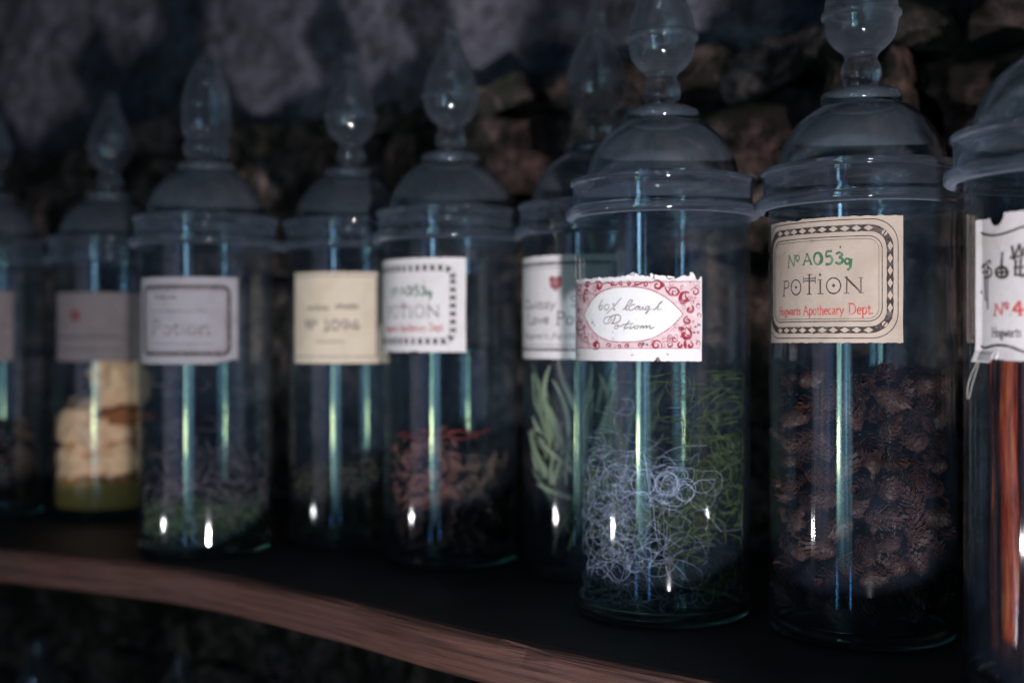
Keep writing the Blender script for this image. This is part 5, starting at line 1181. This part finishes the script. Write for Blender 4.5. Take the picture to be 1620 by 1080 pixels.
# --- plain cream label
r3 = 59.5
lab = paper(J3, r3, -95, torn(249.0, .6, 37.0), torn(167.5, .6, 38.0), -46, 45, M['paper_cream'])
lab['label'] = 'cream yellow paper label'
b = Print(r3, -95, INK)
b.ribbon([(-44, 245.8), (38, 245.8)], 1.2)
b.ribbon([(-44, 173.4), (38, 173.4)], 1.2)
b.ribbon([(37, 244), (37, 174)], 2.2)
b.build('label_border', M['ink_pale'], lab)
def scribble(p, u0, u1, v, h, n, wd):
    pts = []
    for i in range(n * 2 + 1):
        pts.append((u0 + (u1 - u0) * i / (n * 2), v + (h if i % 2 else 0) * (.6 + .5 * noise.noise((i * .9, u0, v)))))
    p.ribbon(pts, wd, True)
p = Print(r3, -95, INK)
scribble(p, -28, -6, 215, 5, 6, 1.1)
scribble(p, 0, 20, 216, 6, 6, 1.1)
word(p, 'N', -30, -22, 198, 8, 1.5)
word(p, 'o', -21, -17, 202, 6, 1.2)
word(p, '1094', -11, 22, 197, 9, 1.6)
scribble(p, -18, 8, 186, 3, 8, .7)
p.build('lettering', M['ink_grey'], lab)

# --- grey label with black frame
r2 = 59.5
lab = paper(J2, r2, -94, torn(242.4, .6, 47.0), torn(167.6, .7, 48.0, .3, ((44, 8, 4), (34, 6, 2))), -50, 47, M['paper_grey'])
lab['label'] = 'grey paper label with black frame'
b = Print(r2, -94, INK)
b.ribbon(round_rect(-42.5, 39, 176.2, 234.0, 6, 6), 3.0)
b.ribbon(round_rect(-39, 36, 179.5, 230.8, 5, 6), .5)
b.build('label_border', M['ink_black'], lab)
p = Print(r2, -94, INK)
p.ribbon([(-28, 225.2), (-6, 224.6)], 2.4)
scribble(p, -32, 22, 212, 3.5, 14, .7)
word(p, 'Potion', -32, 24, 193, 12, 1.3)
scribble(p, -32, 26, 184, 2.5, 14, .6)
p.build('lettering', M['ink_grey'], lab)

# --- two dim labels at the far left
lab = paper(J1, 60.0, -84, torn(238.2, .6, 57.0), torn(166.4, .6, 58.0), -49, 50, M['paper_dim'])
lab['label'] = 'dull pinkish grey paper label'
c = Print(60.0, -84, INK)
c.poly([(-22 + 6 * math.cos(t * .5236), 214 + 7 * math.sin(t * .5236)) for t in range(12)])
c.build('red_seal', mat_ink('dull_red_ink', (.13, .05, .045), .5, (.15, .12, .12)), lab)
p = Print(60.0, -84, INK)
scribble(p, -44, 30, 190, 5, 16, .9)
scribble(p, -40, 26, 178, 3, 14, .7)
p.build('lettering', M['ink_black'], lab)
lab = paper(J0, 60.0, -84, torn(240.0, .6, 67.0), torn(166.6, .6, 68.0), -49, 44, M['paper_dim'])
lab['label'] = 'dim grey paper label'
p = Print(60.0, -84, INK)
p.ribbon(round_rect(-44, 39, 172, 234, 6, 6), 1.6)
scribble(p, -34, 30, 203, 8, 10, 1.0)
p.build('lettering', M['ink_grey'], lab)

# ------------------------------------------------------------------ what the jars hold
def rnd_in(r, rmin=0):
    while True:
        x, y = random.uniform(-r, r), random.uniform(-r, r)
        if rmin * rmin <= x * x + y * y <= r * r:
            return x, y

def strands(n, region, length, curv, rad, rin, zmin, zmax, step=.0010, sides=3):
    """curly strands kept inside a cylinder of radius rin"""
    vs, fs = [], []
    for _ in range(n):
        p = Vector(region())
        d = Vector((random.gauss(0, 1), random.gauss(0, 1), random.gauss(0, .6))).normalized()
        ax = Vector((random.gauss(0, 1), random.gauss(0, 1), random.gauss(0, 1))).normalized()
        c = random.uniform(*curv)
        pts = []
        L = random.uniform(*length)
        zm = max(p.z, zmax * random.uniform(.45, 1.0))
        for i in range(int(L / step)):
            pts.append(tuple(p))
            d = (Matrix.Rotation(step * c, 3, ax) @ d).normalized()
            ax = (ax + Vector((random.gauss(0, .05), random.gauss(0, .05), random.gauss(0, .05)))).normalized()
            if random.random() < .025:
                c = random.uniform(*curv)
            p = p + d * step
            q = math.hypot(p.x, p.y)
            if q > rin:
                p.x *= rin / q
                p.y *= rin / q
                rad_v = Vector((p.x, p.y, 0)).normalized()
                d = d - rad_v * max(0, d.dot(rad_v))
                d = d.normalized() if d.length > .05 else Vector((0, 0, 1))
                if random.random() < .5:
                    ax = (ax + rad_v * .8 * (1 if ax.dot(rad_v) > 0 else -1)).normalized()
            p.z = min(max(p.z, zmin), zm)
        if len(pts) > 3:
            tube(vs, fs, pts, rad * random.uniform(.6, 1.6), sides, .6)
    return vs, fs

def at(o, j, z=0):
    o.location = (j.location.x, j.location.y, j.location.z + z)
    return o

# front jar: white curls at the left and front, green moss at the right and behind
random.seed(77)
RIN = .0555
def reg_white():
    while True:
        a = R(random.gauss(-132, 26))
        q = RIN * math.sqrt(random.uniform(.45, 1))
        z = min(.155, abs(random.gauss(.06, .042)) + .010)
        x, y = q * math.cos(a), q * math.sin(a)
        if z > .12 and random.random() < .6:
            continue
        return x, y, z
vs, fs = strands(270, reg_white, (.02, .06), (15, 250), .000085, RIN, .0100, .160)
# the bright rosette of loops at the middle of the glass
def reg_ros():
    a = R(random.gauss(-98, 13))
    return RIN * .97 * math.cos(a), RIN * .97 * math.sin(a), random.gauss(.098, .011)
v2, f2 = strands(20, reg_ros, (.06, .12), (100, 180), .00015, RIN, .06, .128)
b0 = len(vs)
vs += v2
fs += [tuple(i + b0 for i in f) for f in f2]
o = at(obj('curly_fibre', mesh('curly_fibre', vs, fs, True), M['fibre_white']), J6)
tag(o, 'tangle of fine curly white fibres behind the front glass of the red label jar', 'fibres', kind='stuff')
def reg_green():
    while True:
        a = R(random.gauss(-38, 45))
        q = RIN * math.sqrt(random.uniform(.25, 1))
        z = random.uniform(.010, .125) if random.random() < .62 else random.uniform(.10, .168)
        return q * math.cos(a), q * math.sin(a), z
vs, fs = strands(330, reg_green, (.02, .06), (10, 170), .00026, RIN, .0100, .168)
def reg_green2():
    x, y = rnd_in(RIN)
    return x, abs(y), random.uniform(.010, .10)
v2, f2 = strands(150, reg_green2, (.03, .06), (60, 260), .00040, RIN, .0100, .12)
b0 = len(vs)
vs += v2
fs += [tuple(i + b0 for i in f) for f in f2]
o = at(obj('curly_moss', mesh('curly_moss', vs, fs, True), M['fibre_green']), J6)
tag(o, 'curly olive green moss filling the right half of the red label jar', 'moss', kind='stuff')

# cones
def cone_mesh(seed):
    rs = random.Random(seed)
    vs, fs = [], []
    H = .024
    n = 98
    for i in range(n):
        t = i / n
        z = H * (t - .5)
        prof = math.sin(math.pi * (.10 + .84 * t)) ** .75
        R0 = .0035 * prof
        R1 = (.0110 + rs.uniform(-.0012, .0012)) * prof
        a = i * 2.39996 + rs.uniform(-.15, .15)
        u = Vector((math.cos(a), math.sin(a), 0)); s = Vector((-math.sin(a), math.cos(a), 0))
        wdt = .0023 * (.6 + .6 * prof)
        dz = .0035 + .004 * t
        th = .0007
        b = len(vs)
        root = u * R0 + Vector((0, 0, z))
        mid = u * (R0 + (R1 - R0) * .65) + Vector((0, 0, z + dz * .45))
        tip = u * R1 + Vector((0, 0, z + dz * (1.0 + rs.uniform(-.15, .45))))
        for p, wd in ((root, .5), (mid, 1.0), (tip, .40)):
            vs.append(tuple(p - s * wdt * wd)); vs.append(tuple(p + s * wdt * wd))
        for p, wd in ((root, .5), (mid, 1.0), (tip, .40)):
            q = p - Vector((0, 0, th))
            vs.append(tuple(q - s * wdt * wd)); vs.append(tuple(q + s * wdt * wd))
        for k in (0, 2):
            fs.append((b + k, b + k + 1, b + k + 3, b + k + 2))
            fs.append((b + 6 + k, b + 8 + k, b + 9 + k, b + 7 + k))
            fs.append((b + k, b + k + 2, b + 8 + k, b + 6 + k))
            fs.append((b + k + 1, b + 7 + k, b + 9 + k, b + k + 3))
        fs.append((b + 4, b + 5, b + 11, b + 10))
    b = len(vs)
    v, f = lathe([(0, -H * .5), (.004, -H * .4), (.0052, 0), (.004, H * .35), (0, H * .5)], 8)
    vs += v
    fs += [tuple(i + b for i in q) for q in f]
    return mesh('pine_cone', vs, fs)
cones = [cone_mesh(i) for i in range(5)]
random.seed(5)
RI7 = .0541
placed = []
def try_cone(p, sep):
    for q in placed:
        if (q - p).length < sep:
            return False
    placed.append(p)
    return True
tries = 0
while len(placed) < 270 and tries < 40000:
    tries += 1
    a = R(random.uniform(-225, 30))
    q = RI7 - .0088 if random.random() < .62 else random.uniform(.012, RI7 - .011)
    z = random.uniform(.0195, .163)
    p = Vector((q * math.cos(a), q * math.sin(a), z))
    try_cone(p, .0152 if tries < 20000 else .0138)
for i, p in enumerate(placed):
    o = obj('pine_cone', cones[i % 5], M['cone'])
    o.location = (J7.location.x + p.x, J7.location.y + p.y, p.z)
    o.rotation_euler = (random.uniform(0, 6.28), random.uniform(0, 6.28), random.uniform(0, 6.28))
    o.scale = [random.uniform(.62, .78)] * 3
    tag(o, 'small dry brown pine cone heaped in the beige label jar', 'pine cone', 'small pine cones heaped in a jar')

# leaves
def leaf_mesh(seed):
    rs = random.Random(seed)
    vs, fs = [], []
    L = 1.0
    wmax = rs.uniform(.030, .065)
    bend = rs.uniform(-.25, .25)
    tw = rs.uniform(-1.2, 1.2)
    n = 12
    for i in range(n + 1):
        t = i / n
        wd = wmax * (math.sin(math.pi * min(1, t * .96 + .03)) ** .8) + .006
        x0 = bend * math.sin(t * 2.6) * .5 + .03 * noise.noise((t * 4, seed, 0))
        y0 = .06 * math.sin(t * 5 + seed)
        a = tw * t
        for k, (q, dz) in enumerate(((-1, .30), (-.5, .12), (0, 0), (.5, .12), (1, .30))):
            w2 = q * wd
            d = abs(q) * wd * .55
            vs.append((x0 + w2 * math.cos(a) - d * math.sin(a), y0 + w2 * math.sin(a) + d * math.cos(a), t * L))
    for i in range(n):
        for k in range(4):
            b = i * 5 + k
            fs.append((b, b + 1, b + 6, b + 5))
    return mesh('dried_leaf', vs, fs, True)
leaves = [leaf_mesh(i * 3 + 1) for i in range(7)]
random.seed(31)
nl = 0
for i in range(90):
    a = R(random.uniform(-215, 15))
    q = random.uniform(.030, .048)
    L = random.uniform(.05, .105)
    z = random.uniform(.012, .085) if i > 12 else random.uniform(.08, .115)
    if i < 4:
        L, z = .10, .205 + .01 * i
        a, q = R(-150 + 40 * i), .022
    o = obj('dried_leaf', leaves[i % 7], M['leaf'])
    o.location = (J5.location.x + q * math.cos(a), J5.location.y + q * math.sin(a), z)
    tiltmax = (30 if i % 2 else 62) if i > 3 else 20
    o.rotation_euler = (R(random.uniform(-tiltmax, tiltmax)) , R(random.uniform(-tiltmax, tiltmax)), random.uniform(0, 6.28))
    o.scale = (L * .85, L * .85, L)
    # keep the leaf inside the glass
    M4 = Matrix.LocRotScale(o.location, o.rotation_euler, o.scale)
    mx = max(math.hypot((M4 @ v.co).x - J5.location.x, (M4 @ v.co).y - J5.location.y) for v in leaves[i % 7].vertices)
    kk = 0
    while mx > .0565 and kk < 30:
        o.location.x += (J5.location.x - o.location.x) * .12
        o.location.y += (J5.location.y - o.location.y) * .12
        o.rotation_euler.x *= .88
        o.rotation_euler.y *= .88
        M4 = Matrix.LocRotScale(o.location, o.rotation_euler, o.scale)
        mx = max(math.hypot((M4 @ v.co).x - J5.location.x, (M4 @ v.co).y - J5.location.y) for v in leaves[i % 7].vertices)
        kk += 1
    tag(o, 'long dry grey-green leaf standing in the crest label jar', 'leaf', 'long dry leaves standing in a jar')

# crumpled petals (petal jar) and bark (far left jar)
def petal_mesh(seed, name):
    vs, fs = [], []
    n = 8
    for i in range(n + 1):
        for k in range(n + 1):
            x, y = (i / n - .5), (k / n - .5)
            e = 1 - .35 * (abs(x) * abs(y)) * 4
            x *= e; y *= e
            z = .55 * noise.noise((x * 2.2 + seed, y * 2.2, seed * 1.3)) + .18 * noise.noise((x * 7, y * 7 + seed, 2)) + .9 * (x * x) * (1 if seed % 2 else -1)
            vs.append((x, y * .75, z))
    for i in range(n):
        for k in range(n):
            a = i * (n + 1) + k
            fs.append((a, a + n + 1, a + n + 2, a + 1))
    return mesh(name, vs, fs, True)
petals = [petal_mesh(i + .5 * (i % 2) + 1, 'dried_petal') for i in range(6)]
petals_d = [m_.copy() for m_ in petals]
barks = [petal_mesh(i + 11, 'bark_piece') for i in range(4)]
def fill(j, n, meshes, mat, name, rin, z0, z1, size, label, cat, group, amin=-220, amax=40, seed=3):
    random.seed(seed)
    for i in range(n):
        a = R(random.uniform(amin, amax))
        s = random.uniform(*size)
        q = rin - s * .55 if random.random() < .7 else random.uniform(0, rin - s * .55)
        z = random.uniform(z0 + s * .4, z1)
        o = obj(name, meshes[i % len(meshes)], mat)
        o.location = (j.location.x + q * math.cos(a), j.location.y + q * math.sin(a), z)
        o.rotation_euler = (random.uniform(0, 6.28), random.uniform(0, 6.28), random.uniform(0, 6.28))
        o.scale = (s, s, s)
        tag(o, label, cat, group)
fill(J4, 62, petals, M['petal'], 'dried_petal', .0535, .010, .104, (.020, .030), 'crumpled pinkish brown dried petal in the checked border label jar', 'petal', 'pinkish dried petals in a jar', -225, -80, 3)
fill(J4, 46, petals_d, M['petal_dark'], 'dried_petal', .0535, .010, .100, (.020, .032), 'crumpled dark brown dried petal in the checked border label jar', 'petal', 'dark brown dried petals in a jar', -80, 60, 9)  # darker petals keep to the right; the lit left side is put into colour
for i, (a0, a1, q, z) in enumerate(((-150, -62, .050, .1085), (-118, -40, .046, .1120), (-175, -120, .044, .1090))):
    tv, tf = [], []
    tube(tv, tf, [(q * math.cos(R(a0 + (a1 - a0) * t / 12)), q * math.sin(R(a0 + (a1 - a0) * t / 12)), .0016 * math.sin(t * 1.1 + i)) for t in range(13)], .0011, 6, .5)
    o = at(obj('red_twig', mesh('red_twig', tv, tf, True), M['redstem']), J4, z)
    tag(o, ['bright red twig lying across the front of the dried petals', 'red twig lying on the right of the dried petals', 'short red twig on the left of the dried petals'][i], 'twig', 'red twigs on the dried petals')
fill(J0, 42, barks, M['bark'], 'bark_piece', .0550, .010, .095, (.022, .036), 'dark brown bark piece in the jar at the left picture edge', 'bark', 'bark pieces in the left jar', -140, 60, 13)

# mauve fluff over green moss
random.seed(41)
def reg_m():
    x, y = rnd_in(.053)
    return x, y, random.uniform(.03, .055) if random.random() < .35 else .03 + abs(random.gauss(0, .045))
vs, fs = strands(170, reg_m, (.03, .06), (40, 200), .00028, .054, .020, .150)
o = at(obj('mauve_fluff', mesh('mauve_fluff', vs, fs, True), M['fibre_mauve']), J2)
tag(o, 'loose mauve grey fluff in the middle of the grey framed label jar', 'fluff', kind='stuff')
def reg_g():
    x, y = rnd_in(.053)
    return x, y, random.uniform(.010, .045)
vs, fs = strands(520, reg_g, (.02, .045), (40, 240), .00050, .054, .010, .055)
o = at(obj('green_moss', mesh('green_moss', vs, fs, True), M['moss_green']), J2)
tag(o, 'bright green moss at the bottom of the grey framed label jar', 'moss', kind='stuff')
def reg_d():
    x, y = rnd_in(.053)
    return x, y, random.uniform(.010, .075)
vs, fs = strands(620, reg_d, (.02, .05), (40, 240), .00055, .054, .010, .088)
o = at(obj('dark_moss', mesh('dark_moss', vs, fs, True), M['moss_dark']), J3)
tag(o, 'dark brownish moss at the bottom of the cream label jar', 'moss', kind='stuff')

# peach lumps on a yellow layer
def lump_mesh(seed, sx, sy, sz, ox=0, oy=0):
    bm = bmesh.new()
    bmesh.ops.create_icosphere(bm, subdivisions=4, radius=1)
    for v in bm.verts:
        n = v.co.normalized()
        d = 1 + .30 * noise.noise(n * 1.9 + Vector((seed, 0, 0))) + .20 * noise.noise(n * 4.2 + Vector((0, seed, 0))) + .07 * noise.noise(n * 11 + Vector((0, seed, 3))) - .05 * abs(noise.noise(n * 13 + Vector((0, 0, seed))))
        v.co = Vector((n.x * d * sx, n.y * d * sy, n.z * d * sz))
    for v in bm.verts:
        q = math.hypot(v.co.x + ox, v.co.y + oy)
        if q > .0550:
            v.co.x = (v.co.x + ox) * .0550 / q - ox
            v.co.y = (v.co.y + oy) * .0550 / q - oy
    me = bpy.data.meshes.new('sponge_lump')
    bm.to_mesh(me); bm.free()
    me.polygons.foreach_set('use_smooth', [True] * len(me.polygons))
    return me
for i, (x, y, z, sx, sy, sz, lb) in enumerate(((.018, -.018, .146, .032, .030, .034, 'rounded pale peach sponge lump on top of the pile in the far jar'),
                                               (-.010, -.010, .096, .044, .042, .034, 'broad peach sponge lump in the middle of the pile in the far jar'),
                                               (.018, -.008, .060, .036, .042, .026, 'yellowish sponge lump lowest at the right in the far jar'),
                                               (-.022, -.012, .056, .032, .036, .026, 'flat peach sponge lump lowest at the left in the far jar'))):
    o = at(obj('sponge_lump', lump_mesh(i * 4.1 + 1, sx, sy, sz, x, y), M['lump']), J1)
    o.location.x += x; o.location.y += y; o.location.z += z
    tag(o, lb, 'sponge', 'peach lumps in the far jar')
o = at(obj('orange_crumb', lump_mesh(9.3, .030, .030, .012, .020, -.020), M['rust']), J1)
o.location.x += .020; o.location.y -= .020; o.location.z += .108
tag(o, 'dark orange crumbly piece wedged between the peach lumps', 'crumb')
vs, fs = lathe([(0, .0095), (.05, .0095), (.0555, .011), (.0560, .022), (.0558, .034), (.054, .0385), (.045, .040), (.03, .0385), (.012, .041), (0, .040)], 48)
vs = [(x, y, z + (.006 * noise.noise((x * 90, y * 90, z * 90)) if z > .015 else 0)) for x, y, z in vs]
o = at(obj('yellow_grain', mesh('yellow_grain', vs, fs, True), M['grain']), J1)
tag(o, 'yellow olive grain layer under the peach lumps in the far jar', 'grain', kind='stuff')

# red sticks
def stick_mesh(seed):
    rs = random.Random(seed)
    vs, fs = [], []
    n = 26
    tw = rs.uniform(-.6, .6)
    for i in range(n + 1):
        t = i / n
        a = tw * t
        for k in range(8):
            b = 2 * math.pi * k / 8 + a
            rr = (.0082 if k % 2 else .0060) * (1 + .22 * noise.noise((k * .8, t * 5, seed)))
            vs.append((rr * math.cos(b) + .0022 * noise.noise((t * 3, seed, 1)), rr * .8 * math.sin(b) + .0022 * noise.noise((t * 3, seed, 7)), t))
    for i in range(n):
        for k in range(8):
            k2 = (k + 1) % 8
            fs.append((i * 8 + k, i * 8 + k2, (i + 1) * 8 + k2, (i + 1) * 8 + k))
    fs.append(tuple(range(8))[::-1])
    fs.append(tuple(n * 8 + k for k in range(8)))
    return mesh('red_stick', vs, fs, True)
sticks = [stick_mesh(i) for i in range(5)]
random.seed(61)
spots = []
for i in range(3000):
    x, y = rnd_in(.0445)
    if x * .62 + y * -.20 > -.034 + .0 and x > -.030 and all(math.hypot(x - a, y - b_) > .0132 for a, b_ in spots):
        spots.append((x, y))
for i, (x, y) in enumerate(spots):
    o = obj('red_stick', sticks[i % 5], M['red'])
    o.location = (J8.location.x + x, J8.location.y + y, .0095)
    o.rotation_euler = (R(random.uniform(-1.2, 1.2)), R(random.uniform(-1.2, 1.2)), random.uniform(0, 6.28))
    o.scale = (1, 1, random.uniform(.215, .245))
    tag(o, 'long translucent red-orange stick standing in the right-hand jar', 'stick', 'red sticks standing in the right-hand jar')

# ------------------------------------------------------------------ jars on the lower shelf: only their stoppers reach the picture
LOWG = 'jars on the lower shelf'
for x, y, r, lb in ((-.505, 1.215, .0595, 'glass jar on the lower shelf with its stopper at far left below the board'),
                    (-.335, 1.150, .0600, 'glass jar on the lower shelf, middle stopper in the dark below the board'),
                    (-.220, 1.060, .0590, 'glass jar on the lower shelf, rightmost stopper in the dark below the board')):
    make_jar(x, y, LOWZ, r, lb, LOWG)
for o in list(scene.objects):
    if 'r' in o.keys():
        del o['r']
